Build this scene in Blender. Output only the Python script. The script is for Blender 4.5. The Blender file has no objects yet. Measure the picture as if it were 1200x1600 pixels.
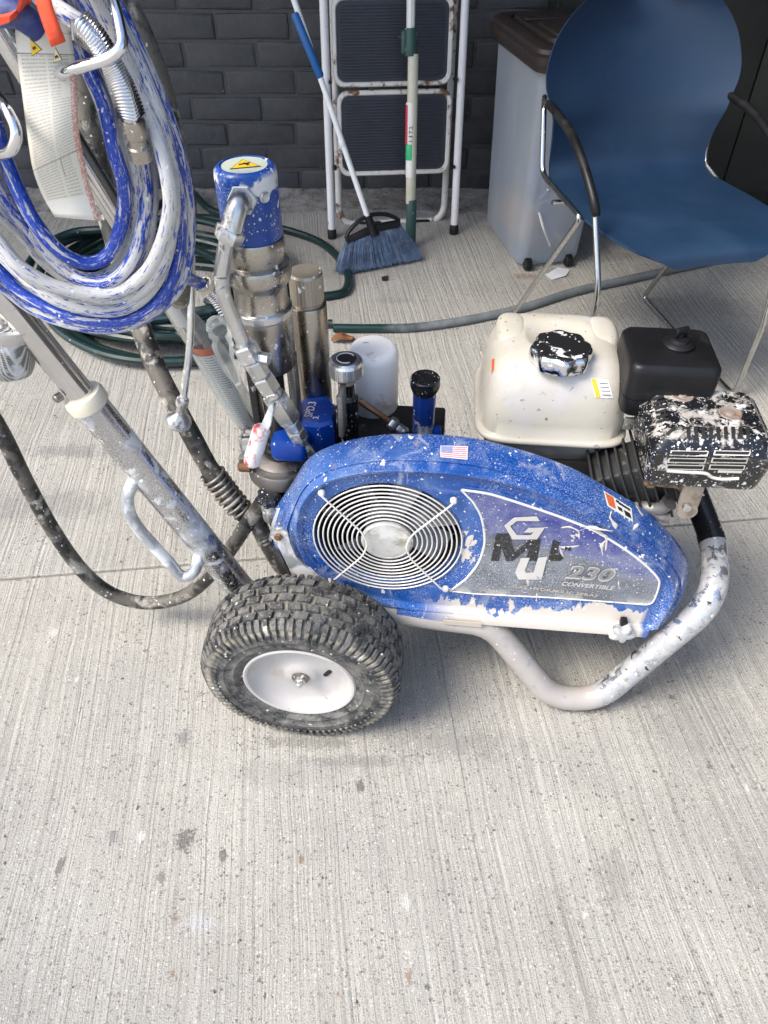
import bpy, bmesh, math, random
import numpy as np
from mathutils import Vector, Matrix, Euler
from mathutils.bvhtree import BVHTree
random.seed(7); rng = np.random.default_rng(7)
R = math.radians
scene = bpy.context.scene
COL = scene.collection

# ------------------------------------------------------------------ camera
CAM = np.array([0.0, 0.0, 1.12]); PITCH = R(44.6); F = 1150.0     # F in pixels of the 1200x1600 photograph
cd = bpy.data.cameras.new('camera'); cam = bpy.data.objects.new('camera', cd); COL.objects.link(cam)
cam.location = CAM; cam.rotation_euler = (math.pi/2 - PITCH, 0, 0)
cd.sensor_fit = 'VERTICAL'; cd.sensor_height = 36.0; cd.sensor_width = 27.0; cd.lens = 36.0*F/1600
cd.clip_start = 0.02; cd.clip_end = 300
cd.dof.use_dof = True; cd.dof.focus_distance = 1.15; cd.dof.aperture_fstop = 22.0
scene.camera = cam
# ------------------------------------------------------------------ sky, sun, exposure
w = bpy.data.worlds.new('World'); scene.world = w; w.use_nodes = True
nt = w.node_tree; bg = nt.nodes['Background']; sky = nt.nodes.new('ShaderNodeTexSky')
SUN_EL, SUN_AZ = R(52), R(244)          # azimuth the sun stands at, from +Y clockwise
sky.sky_type = 'NISHITA'; sky.sun_disc = False; sky.sun_elevation = SUN_EL; sky.sun_rotation = SUN_AZ
sky.dust_density = 2.5; sky.air_density = 1.0; sky.ozone_density = 1.0
nt.links.new(sky.outputs[0], bg.inputs[0]); bg.inputs[1].default_value = 0.135
sd = bpy.data.lights.new('sun', 'SUN'); sun = bpy.data.objects.new('sun', sd); COL.objects.link(sun)
sd.energy = 1.6; sd.angle = R(24); sd.color = (1.0, 0.95, 0.87)
sv = Vector((math.sin(SUN_AZ)*math.cos(SUN_EL), math.cos(SUN_AZ)*math.cos(SUN_EL), math.sin(SUN_EL)))
sun.rotation_euler = sv.to_track_quat('Z', 'Y').to_euler()
scene.view_settings.view_transform = 'Standard'; scene.view_settings.look = 'None'
scene.view_settings.exposure = 1.42; scene.view_settings.gamma = 1.0; scene.view_settings.use_curve_mapping = False

# ------------------------------------------------------------------ measuring the photograph: pixel -> place
fw = np.array([0, math.cos(PITCH), -math.sin(PITCH)]); upv = np.array([0, math.sin(PITCH), math.cos(PITCH)])
def ray(x, y): return fw + (x-600)/F*np.array([1., 0, 0]) - (y-800)/F*upv
def PZ(x, y, z): d = ray(x, y); return CAM + d*((z-CAM[2])/d[2])
def PY(x, y, Y): d = ray(x, y); return CAM + d*(Y/d[1])
def PP(x, y, P, n): d = ray(x, y); return CAM + d*(np.dot(np.asarray(P)-CAM, n)/np.dot(d, n))
YAW = R(5); U = np.array([math.cos(YAW), -math.sin(YAW), 0]); V = np.array([math.sin(YAW), math.cos(YAW), 0]); K = np.array([0, 0, 1.])
G0 = PZ(800, 965, .2); G0 = np.array([G0[0], G0[1], 0.])       # machine frame: s along, v away from the viewer, z up
def M(s, v, z): return G0 + U*s + V*v + K*z
def PM(x, y, v): return PP(x, y, G0 + V*v, V)                  # pixel on the vertical plane at depth v of the machine
def SZ(P): q = np.asarray(P)-G0; return (float(q@U), float(P[2]))

# ------------------------------------------------------------------ mesh helpers
def sub(a, b): return np.asarray(a, float)-np.asarray(b, float)
def nrm(a): a = np.asarray(a, float); return a/max(1e-9, np.linalg.norm(a))
def crom(pts, n=8, closed=False):
    P = [np.asarray(p, float) for p in pts]; out = []
    m = len(P); rngk = range(m if closed else m-1)
    for i in rngk:
        p1, p2 = P[i], P[(i+1) % m]
        p0 = P[i-1] if (i > 0 or closed) else 2*p1-p2
        p3 = P[(i+2) % m] if (i+2 < m or closed) else 2*p2-p1
        for k in range(n):
            t = k/n
            out.append(.5*((2*p1)+(-p0+p2)*t+(2*p0-5*p1+4*p2-p3)*t*t+(-p0+3*p1-3*p2+p3)*t**3))
    if not closed: out.append(P[-1])
    return out
def fillet(pts, r, n=6):
    P = [np.asarray(p, float) for p in pts]; out = [P[0]]
    for i in range(1, len(P)-1):
        rr = r[i-1] if isinstance(r, (list, tuple)) else r
        a = nrm(P[i-1]-P[i]); b = nrm(P[i+1]-P[i])
        d = min(rr, .49*np.linalg.norm(P[i-1]-P[i]), .49*np.linalg.norm(P[i+1]-P[i]))
        A, B = P[i]+a*d, P[i]+b*d
        for k in range(n+1):
            t = k/n; out.append((1-t)**2*A+2*t*(1-t)*P[i]+t*t*B)
    out.append(P[-1]); return out
class MB:
    def __init__(s): s.v = []; s.f = []; s.uv = {}
    def add(s, vs, fs, uvs=None):
        o = len(s.v); s.v += [tuple(map(float, p)) for p in vs]
        for i, f in enumerate(fs):
            if uvs: s.uv[len(s.f)] = uvs[i]
            s.f.append(tuple(o+j for j in f))
        return s
    def box(s, c, hx, hy, hz, ax=(U, V, K), bev=0.0):
        c = np.asarray(c, float); a, b, d = [np.asarray(q) for q in ax]
        if bev <= 0:
            vs = [c+a*i*hx+b*j*hy+d*k*hz for k in (-1, 1) for j in (-1, 1) for i in (-1, 1)]
            return s.add(vs, [(0, 2, 3, 1), (4, 5, 7, 6), (0, 1, 5, 4), (2, 6, 7, 3), (0, 4, 6, 2), (1, 3, 7, 5)])
        bev = min(bev, hx*.95, hy*.95, hz*.95)
        rings = []
        for zz, ins in ((-hz, bev), (-hz+bev*.3, bev*.3), (-hz+bev, 0), (hz-bev, 0), (hz-bev*.3, bev*.3), (hz, bev)):
            rings.append(rrect(c+d*zz, hx-ins, hy-ins, max(bev-ins*.5, .0004), a, b, 3))
        return s.loft(rings, cap=True)
    def loft(s, rings, closed=True, cap=False, loop=False):
        n = len(rings[0]); vs = [p for r in rings for p in r]; fs = []
        m = len(rings)
        for i in range(m if loop else m-1):
            i2 = (i+1) % m
            for j in range(n if closed else n-1):
                j2 = (j+1) % n; fs.append((i*n+j, i*n+j2, i2*n+j2, i2*n+j))
        if cap: fs.append(tuple(range(n-1, -1, -1))); fs.append(tuple((m-1)*n+j for j in range(n)))
        return s.add(vs, fs)
    def tube(s, path, r, seg=12, cap=True, closed=False):
        P = [np.asarray(p, float) for p in path]; n = len(P)
        T = [nrm(P[(i+1) % n]-P[i-1]) if closed else nrm(P[min(i+1, n-1)]-P[max(i-1, 0)]) for i in range(n)]
        ref = np.array([0, 0, 1.]) if abs(T[0][2]) < .9 else np.array([1., 0, 0])
        N = nrm(np.cross(np.cross(T[0], ref), T[0])); L = 0
        vs = []; ls = []
        for i in range(n):
            if i: L += np.linalg.norm(P[i]-P[i-1])
            N = nrm(N-T[i]*np.dot(N, T[i])); B = np.cross(T[i], N)
            rr = r[i] if hasattr(r, '__len__') else r
            ls.append(L)
            for k in range(seg):
                a = 2*math.pi*k/seg; vs.append(P[i]+N*math.cos(a)*rr+B*math.sin(a)*rr)
        fs = []; uvs = []
        for i in range(n if closed else n-1):
            i2 = (i+1) % n
            for k in range(seg):
                k2 = (k+1) % seg; fs.append((i*seg+k, i*seg+k2, i2*seg+k2, i2*seg+k))
                l2 = ls[i2] if i2 else L
                uvs.append(((k/seg, ls[i]), ((k+1)/seg, ls[i]), ((k+1)/seg, l2), (k/seg, l2)))
        if cap and not closed:
            fs.append(tuple(range(seg-1, -1, -1))); uvs.append(tuple((0, 0) for _ in range(seg)))
            fs.append(tuple((n-1)*seg+k for k in range(seg))); uvs.append(tuple((0, L) for _ in range(seg)))
        return s.add(vs, fs, uvs)
    def lathe(s, o, axis, prof, seg=32, lob=None, cap=True):
        """prof: (radius, height along axis) list; lob: function(angle, i) -> radius factor"""
        o = np.asarray(o, float); axis = nrm(axis)
        ref = np.array([1., 0, 0]) if abs(axis[0]) < .8 else np.array([0, 1., 0])
        a = nrm(np.cross(np.cross(axis, ref), axis)); b = np.cross(axis, a); rings = []
        for i, (r, h) in enumerate(prof):
            r = max(r, 1e-5)
            rings.append([o+axis*h+(a*math.cos(t)+b*math.sin(t))*r*(lob(t, i) if lob else 1) for t in [2*math.pi*k/seg for k in range(seg)]])
        return s.loft(rings, cap=cap)
    def hexnut(s, o, axis, r, h): return s.lathe(o, axis, [(r*.92, 0), (r, h*.12), (r, h*.88), (r*.92, h)], 6)
    def ngon(s, pts, n, th=0.0):
        n = np.asarray(n, float); P = [np.asarray(p, float) for p in pts]; k = len(P)
        if th == 0: return s.add(P, [tuple(range(k))])
        Q = [p-n*th for p in P]
        return s.add(P+Q, [tuple(range(k)), tuple(range(2*k-1, k-1, -1))]+[(i, k+i, k+(i+1) % k, (i+1) % k) for i in range(k)])
    def build(s, name, mat, parent=None, smooth=35, kind=None):
        me = bpy.data.meshes.new(name)
        o = bpy.data.objects.new(name, me)
        off = np.zeros(3)
        if parent is not None:
            off = np.array(parent['_org']) if '_org' in parent else off
        else:
            v = np.array(s.v); off = np.array([(v[:, 0].min()+v[:, 0].max())/2, (v[:, 1].min()+v[:, 1].max())/2, v[:, 2].min()])
        me.from_pydata([tuple(np.asarray(p)-off) for p in s.v], [], s.f)
        if s.uv:
            ul = me.uv_layers.new(name='uv')
            for p in me.polygons:
                q = s.uv.get(p.index)
                if q:
                    for li, c in zip(p.loop_indices, q): ul.data[li].uv = c
        bm = bmesh.new(); bm.from_mesh(me)
        bmesh.ops.recalc_face_normals(bm, faces=bm.faces)
        bm.to_mesh(me); bm.free()
        if smooth:
            me.polygons.foreach_set('use_smooth', [True]*len(me.polygons))
            me.set_sharp_from_angle(angle=R(smooth))
        if mat: me.materials.append(mat)
        COL.objects.link(o)
        if parent is not None: o.parent = parent
        else: o.location = off
        o['_org'] = [float(q) for q in off]
        if kind: o['kind'] = kind
        return o
def rrect(c, hx, hy, r, a, b, n=4):
    c = np.asarray(c, float); r = min(r, hx*.999, hy*.999); out = []
    for sx, sy, a0 in ((1, 1, 0), (-1, 1, 90), (-1, -1, 180), (1, -1, 270)):
        for k in range(n+1):
            t = R(a0+90*k/n); out.append(c+a*(sx*(hx-r)+r*math.cos(t))+b*(sy*(hy-r)+r*math.sin(t)))
    return out
def superell(c, hx, hy, e, a, b, n=48):
    out = []
    for k in range(n):
        t = 2*math.pi*k/n; x, y = math.cos(t), math.sin(t)
        out.append(np.asarray(c)+a*hx*math.copysign(abs(x)**(2/e), x)+b*hy*math.copysign(abs(y)**(2/e), y))
    return out
def thing(name, loc, label, cat, group=None):
    o = bpy.data.objects.new(name, None); COL.objects.link(o); o.location = loc; o.empty_display_size = .1
    o['_org'] = [float(q) for q in loc]; o['label'] = label; o['category'] = cat
    if group: o['group'] = group
    return o
def tag(o, label, cat, group=None):
    o['label'] = label; o['category'] = cat
    if group: o['group'] = group
    return o
def text(body, P, size, ax, ay, mat, parent, ext=.0004, bold=0.0, shear=0.0, name='lettering', align='LEFT', sx=1.0):
    cu = bpy.data.curves.new('txt', 'FONT'); cu.body = body; cu.size = 1.0; cu.offset = bold; cu.shear = shear; cu.extrude = 0.0
    cu.align_x = align; cu.resolution_u = 3
    ob = bpy.data.objects.new('txt', cu); COL.objects.link(ob)
    bpy.context.view_layer.update()
    me0 = bpy.data.meshes.new_from_object(ob.evaluated_get(bpy.context.evaluated_depsgraph_get()))
    bpy.data.objects.remove(ob)
    n = np.cross(ax, ay); m = MB()
    vs = [np.asarray(P)+np.asarray(ax)*v.co.x*size*sx+np.asarray(ay)*v.co.y*size for v in me0.vertices]
    m.add(vs, [tuple(p.vertices) for p in me0.polygons])
    bpy.data.meshes.remove(me0)
    return m.build(name, mat, parent, smooth=0)

# ------------------------------------------------------------------ materials
class NT:
    def __init__(s, name):
        s.m = bpy.data.materials.new(name); s.m.use_nodes = True; s.t = s.m.node_tree
        s.b = s.t.nodes['Principled BSDF']; s.tc = s.t.nodes.new('ShaderNodeTexCoord')
    def n(s, typ, ins=None, **kw):
        q = s.t.nodes.new(typ)
        for k, v in kw.items(): setattr(q, k, v)
        for k, v in (ins or {}).items(): s.set(q.inputs[k], v)
        return q
    def set(s, inp, v):
        if hasattr(v, 'is_output') or isinstance(v, bpy.types.NodeSocket): s.t.links.new(v, inp)
        else:
            if isinstance(v, (tuple, list)) and len(v) == 3 and inp.type == 'RGBA': v = (*v, 1)
            inp.default_value = v
    def noise(s, vec, scale, detail=4, rough=.55, dist=0): return s.n('ShaderNodeTexNoise', {'Vector': vec, 'Scale': scale, 'Detail': detail, 'Roughness': rough, 'Distortion': dist}).outputs['Fac']
    def ramp(s, fac, a, b): return s.n('ShaderNodeMapRange', {'Value': fac, 'From Min': a, 'From Max': b}, clamp=True).outputs[0]
    def mix(s, fac, a, b): q = s.n('ShaderNodeMix', data_type='RGBA'); s.set(q.inputs[0], fac); s.set(q.inputs[6], a); s.set(q.inputs[7], b); return q.outputs[2]
    def mixf(s, fac, a, b): q = s.n('ShaderNodeMix', data_type='FLOAT'); s.set(q.inputs[0], fac); s.set(q.inputs[2], a); s.set(q.inputs[3], b); return q.outputs[0]
    def math(s, op, a, b=0.0, c=0.0): q = s.n('ShaderNodeMath', operation=op); s.set(q.inputs[0], a); s.set(q.inputs[1], b); s.set(q.inputs[2], c); return q.outputs[0]
    def dots(s, vec, scale, size, dens):
        wn = s.n('ShaderNodeTexNoise', {'Vector': vec, 'Scale': scale*1.7, 'Detail': 1.0}).outputs['Color']
        vec = s.n('ShaderNodeVectorMath', {0: vec, 1: s.n('ShaderNodeVectorMath', {0: wn, 1: (.8/scale,)*3}, operation='MULTIPLY').outputs[0]}, operation='ADD').outputs[0]
        v = s.n('ShaderNodeTexVoronoi', {'Vector': vec, 'Scale': scale, 'Randomness': 1.0})
        r = s.n('ShaderNodeSeparateColor', {'Color': v.outputs['Color']}).outputs[0]
        q = s.ramp(r, 1-dens*.8, 1.0); thr = s.math('MULTIPLY', s.math('MULTIPLY', q, q), size)
        return s.ramp(s.math('SUBTRACT', thr, v.outputs['Distance']), 0.0, 0.06)
    def mapping(s, vec, scale=(1, 1, 1), rot=(0, 0, 0), loc=(0, 0, 0)):
        return s.n('ShaderNodeMapping', {'Vector': vec, 'Scale': scale, 'Rotation': rot, 'Location': loc}).outputs[0]
    def bump(s, h, st, dist=.002): s.set(s.b.inputs['Normal'], s.n('ShaderNodeBump', {'Height': h, 'Strength': st, 'Distance': dist}).outputs[0])
    def fin(s, col=None, rough=None, metal=None, spec=None):
        if col is not None: s.set(s.b.inputs['Base Color'], col)
        if rough is not None: s.set(s.b.inputs['Roughness'], rough)
        if metal is not None: s.set(s.b.inputs['Metallic'], metal)
        if spec is not None: s.set(s.b.inputs['Specular IOR Level'], spec)
        return s.m
WHITE = (.74, .73, .70); CREAM = (.62, .57, .50)
def paintmat(name, base, rough=.45, metal=0.0, patches=(), dots=(), var=.12, bump=.15, vscale=14, mist=None, uv=False, spec=.5):
    """base coat, then worn patches (colour, scale, lo, hi), dried droplets (colour, scale, size, density), a mist of overspray (colour, amount)"""
    s = NT(name); vec = s.tc.outputs['Object']
    n0 = s.noise(vec, vscale, 5)
    col = s.mix(s.ramp(n0, .3, .75), tuple(c*(1-var) for c in base), tuple(min(1, c*(1+var)) for c in base))
    rg = s.mixf(s.noise(vec, 40, 3), max(.04, rough-.1), min(1, rough+.12)); mt = metal; h = s.math('MULTIPLY', n0, .2)
    if mist:
        f = s.math('MULTIPLY', s.ramp(s.noise(vec, 420, 2, .7), .52, .66), s.math('MULTIPLY', s.ramp(s.noise(vec, mist[2] if len(mist) > 2 else 9, 3), .35, .7), mist[1]))
        col = s.mix(f, col, mist[0]); rg = s.mixf(f, rg, .75); mt = s.mixf(f, mt, 0.0)
    for c, sc, lo, hi in patches:
        pv = s.mapping(s.tc.outputs['UV'], (4, 11, 1)) if uv else vec
        f = s.ramp(s.noise(pv, sc, 8, .62, .4), lo, hi)
        col = s.mix(f, col, c); rg = s.mixf(f, rg, .6); mt = s.mixf(f, mt, 0.0); h = s.math('ADD', h, f)
    for c, sc, sz, de in dots:
        f = s.dots(s.mapping(vec, (1, 1, .8)), sc, sz, de)
        col = s.mix(f, col, c); rg = s.mixf(f, rg, .5); mt = s.mixf(f, mt, 0.0); h = s.math('ADD', h, f)
    if bump: s.bump(h, bump, .003)
    return s.fin(col, rg, mt, spec)
def muffmat():
    s = NT('black_steel_caked_in_paint'); vec = s.tc.outputs['Object']
    z = s.n('ShaderNodeSeparateXYZ', {'Vector': vec}).outputs[2]; up_ = s.math('MULTIPLY', s.ramp(z, .540, .553), .065)
    n1 = s.math('ADD', s.noise(vec, 34, 10, .75, .6), up_); f1 = s.ramp(n1, .555, .63); n2 = s.math('ADD', s.noise(s.mapping(vec, (1, 1, .5)), 60, 7, .7), up_); f2 = s.ramp(n2, .62, .66)
    col = s.mix(f1, (.010, .011, .013), (.40, .37, .33)); col = s.mix(f2, col, (.50, .49, .47)); d = s.math('MAXIMUM', s.dots(vec, 170, .5, .26), s.dots(vec, 420, .55, .5)); col = s.mix(d, col, (.66, .65, .63))
    f = s.math('MAXIMUM', f1, s.math('MAXIMUM', f2, d)); s.bump(f, .25, .0015); return s.fin(col, s.mixf(f, .18, .6), 0, .6)
BLUE = (.002, .060, .32)
m_guard = None
def capmat():
    zct = float(PY(385, 241, .88)[2])
    s = NT('blue_cap_crusted'); vec = s.tc.outputs['Object']; z = s.n('ShaderNodeSeparateXYZ', {'Vector': vec}).outputs[2]
    col = s.mix(s.noise(vec, 30, 4), (.001, .036, .21), (.002, .065, .33))
    ed = s.math('ADD', s.math('MULTIPLY', s.noise(vec, 34, 6, .6), .070), s.math('SUBTRACT', z, zct+.018)); rim_ = s.math('MULTIPLY', s.math('MULTIPLY', s.ramp(ed, 0, .003), s.ramp(z, zct-.002, zct-.008)), s.ramp(s.noise(vec, 24, 5), .40, .45))
    f = s.math('MAXIMUM', rim_, s.ramp(s.noise(s.mapping(vec, (1, 1, .6)), 26, 6, .6), .70, .715)); d = s.math('MAXIMUM', s.dots(vec, 150, .5, .25), s.dots(vec, 460, .55, .45)); 
    mm = s.math('MULTIPLY', s.ramp(s.noise(vec, 480, 2, .7), .52, .64), s.ramp(s.noise(vec, 16, 4), .45, .7)); col = s.mix(s.math('MULTIPLY', mm, .45), col, (.5, .53, .6))
    f = s.math('MAXIMUM', f, d); col = s.mix(f, col, (.64, .63, .61)); s.bump(f, .5, .002); return s.fin(col, s.mixf(f, .32, .6), 0, .5)
m_bluecap = capmat()
m_blueblk = paintmat('blue_enamel', (.001, .042, .28), .35, 0, [], [(WHITE, 200, .45, .15), (WHITE, 500, .45, .12)])
m_chrome = paintmat('worn_chrome', (.62, .61, .60), .13, 1.0, [((.22, .15, .09), 16, .62, .70), (WHITE, 30, .67, .70)], [(WHITE, 240, .45, .12)], bump=.05)
m_chrome2 = paintmat('clean_chrome', (.72, .72, .74), .10, 1.0, [], [(WHITE, 300, .4, .05)], bump=.03)
m_handle = paintmat('painted_over_chrome_tube', (.52, .52, .53), .20, 1.0, [((.50, .51, .53), 14, .50, .60), ((.64, .63, .61), 38, .56, .62), ((.08, .07, .06), 30, .66, .70)], [(WHITE, 180, .5, .3)], bump=.14, mist=(WHITE, .7))
m_steel = paintmat('scuffed_steel', (.40, .37, .33), .27, 1.0, [((.20, .18, .15), 18, .56, .7)], [(WHITE, 120, .45, .28), (WHITE, 380, .5, .25)], bump=.06, mist=((.6, .58, .54), .4))
m_nickel = paintmat('brown_nickel_plate', (.36, .32, .27), .26, 1.0, [], [(WHITE, 150, .4, .16), (WHITE, 420, .4, .1)], bump=.05)
m_grimy = paintmat('grimy_steel', (.25, .23, .21), .42, .9, [((.05, .05, .05), 20, .55, .65), (CREAM, 35, .64, .68)], [(WHITE, 200, .45, .2)], bump=.2)
m_zinc = paintmat('zinc_with_white_paint', (.60, .60, .58), .30, .92, [((.55, .54, .52), 46, .54, .60), ((.13, .12, .10), 46, .60, .66)], [(WHITE, 180, .5, .3)], bump=.10)
m_black = paintmat('black_plastic', (.009, .009, .010), .40, 0, [((.03, .03, .03), 12, .55, .75)], [], bump=.08, var=.3, spec=.28)
m_blackp = paintmat('black_enamel_splashed', (.012, .012, .014), .25, 0, [(WHITE, 30, .62, .66)], [(WHITE, 170, .5, .22), (WHITE, 420, .5, .22)])
m_muff = muffmat()
m_tank = paintmat('cream_tank_paint', (.47, .44, .365), .36, 0, [((.48, .455, .44), 9, .50, .66), ((.45, .41, .35), 26, .56, .68), ((.24, .21, .18), 60, .655, .68)], [((.2, .18, .16), 180, .5, .12)], var=.07, bump=.08)
m_tankgrey = paintmat('grey_underside_paint', (.42, .40, .36), .5, 0, [(CREAM, 24, .55, .68)], [])
m_rimw = paintmat('white_rim_paint', (.46, .435, .415), .38, 0, [((.44, .33, .28), 18, .60, .68), ((.30, .2, .13), 60, .66, .70), ((.40, .38, .36), 8, .5, .66)], [((.3, .2, .12), 220, .35, .06)], var=.04, bump=.08)
m_canw = paintmat('white_canister', (.80, .78, .75), .42, 0, [((.55, .44, .37), 20, .58, .66), ((.25, .24, .23), 60, .655, .675)], [], var=.04, bump=.06)
m_cream = paintmat('cream_plastic', (.66, .60, .47), .5, 0, [((.4, .36, .3), 60, .62, .7)], [])
m_copper = paintmat('dull_copper', (.30, .16, .09), .4, .9, [(CREAM, 30, .62, .68)], [])
m_rust = paintmat('rusty_casting', (.13, .075, .045), .7, .4, [((.30, .24, .19), 30, .5, .62), ((.05, .04, .04), 40, .6, .66)], [])
m_alu = paintmat('grey_casting', (.28, .27, .25), .55, .7, [((.12, .11, .1), 24, .5, .65)], [], bump=.2)
m_fin = paintmat('dark_cooling_fins', (.05, .05, .05), .5, .6, [((.22, .2, .17), 40, .62, .72)], [])
m_grill = paintmat('cream_coated_wire', (.66, .64, .60), .4, 0, [((.38, .35, .31), 80, .62, .7)], [], bump=.1)
m_fan = paintmat('grey_fan_plastic', (.24, .24, .24), .5, 0, [((.08, .08, .08), 20, .5, .62)], [(WHITE, 240, .4, .2)])
m_dark = paintmat('painted_recess_shade', (.010, .010, .010), .8, 0, [], [], bump=0)  # near-black colour standing in for the shade inside slots and vent holes
m_hoseblk = paintmat('muddy_black_rubber', (.018, .017, .016), .5, 0, [((.34, .32, .27), 28, .50, .58), ((.10, .09, .075), 26, .46, .56)], [(CREAM, 240, .5, .3)], bump=.3)
m_spring = paintmat('spring_wire', (.45, .44, .42), .3, 1.0, [(CREAM, 60, .62, .68)], [])
m_springd = paintmat('dirty_spring_wire', (.24, .22, .19), .42, .8, [((.42, .38, .32), 60, .5, .6)], [])
m_framew = paintmat('tube_coated_in_beige_paint', (.37, .34, .315), .38, 0, [((.30, .30, .32), 30, .62, .66), ((.06, .06, .07), 34, .70, .72)], [(WHITE, 200, .4, .15)], bump=.25)
m_framec = paintmat('chrome_tube_flaking_paint', (.58, .60, .63), .22, .9, [((.33, .33, .34), 44, .44, .56), ((.42, .40, .375), 80, .56, .61), ((.02, .02, .02), 34, .64, .66)], [(WHITE, 180, .5, .2)], bump=.16)
m_frameb = paintmat('black_tube_chipped', (.016, .016, .017), .28, .2, [((.5, .5, .5), 30, .64, .68)], [(WHITE, 200, .5, .2)])
m_redwhite = paintmat('white_lever_red_wear', (.66, .64, .63), .4, 0, [((.50, .05, .06), 26, .56, .62)], [])
m_brass = paintmat('rusty_bolt', (.20, .10, .05), .6, .5, [], [])
def hosemat(name, lo, hi, blue=(.002, .040, .34)):
    return paintmat(name, blue, .32, 0, [((.50, .49, .475), 2.2, lo, lo+.02), ((.54, .53, .505), 9, lo+.055, lo+.075), ((.004, .040, .30), 7, .60, .615), ((.36, .34, .31), 14, .66, .69)], [(WHITE, 300, .5, .2)], uv=True, bump=.30, mist=((.50, .53, .62), .35), var=.12)
m_hA = hosemat('blue_hose_dusted_white', .495, .62); m_hB = hosemat('blue_hose', .555, .72); m_hC = hosemat('hose_half_white', .44, .55)
m_hD = hosemat('hose_mostly_white', .40, .47); m_hE = hosemat('hose_coated_white', .42, .44)

def flatmat(name, col, rough=.5, metal=0, spec=.5): s = NT(name); return s.fin(col, rough, metal, spec)
m_ink = flatmat('black_print', (.015, .015, .017), .5); m_whiteink = flatmat('white_print', (.60, .59, .56), .5)
m_tanink = flatmat('tan_print', (.50, .44, .36), .5); m_yellow = flatmat('yellow_print', (.75, .45, .02), .5); m_orange = flatmat('orange_print', (.62, .12, .03), .5)
m_paper = flatmat('white_sticker', (.72, .70, .66), .5); m_greyink = flatmat('grey_print', (.22, .22, .22), .5)

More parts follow.
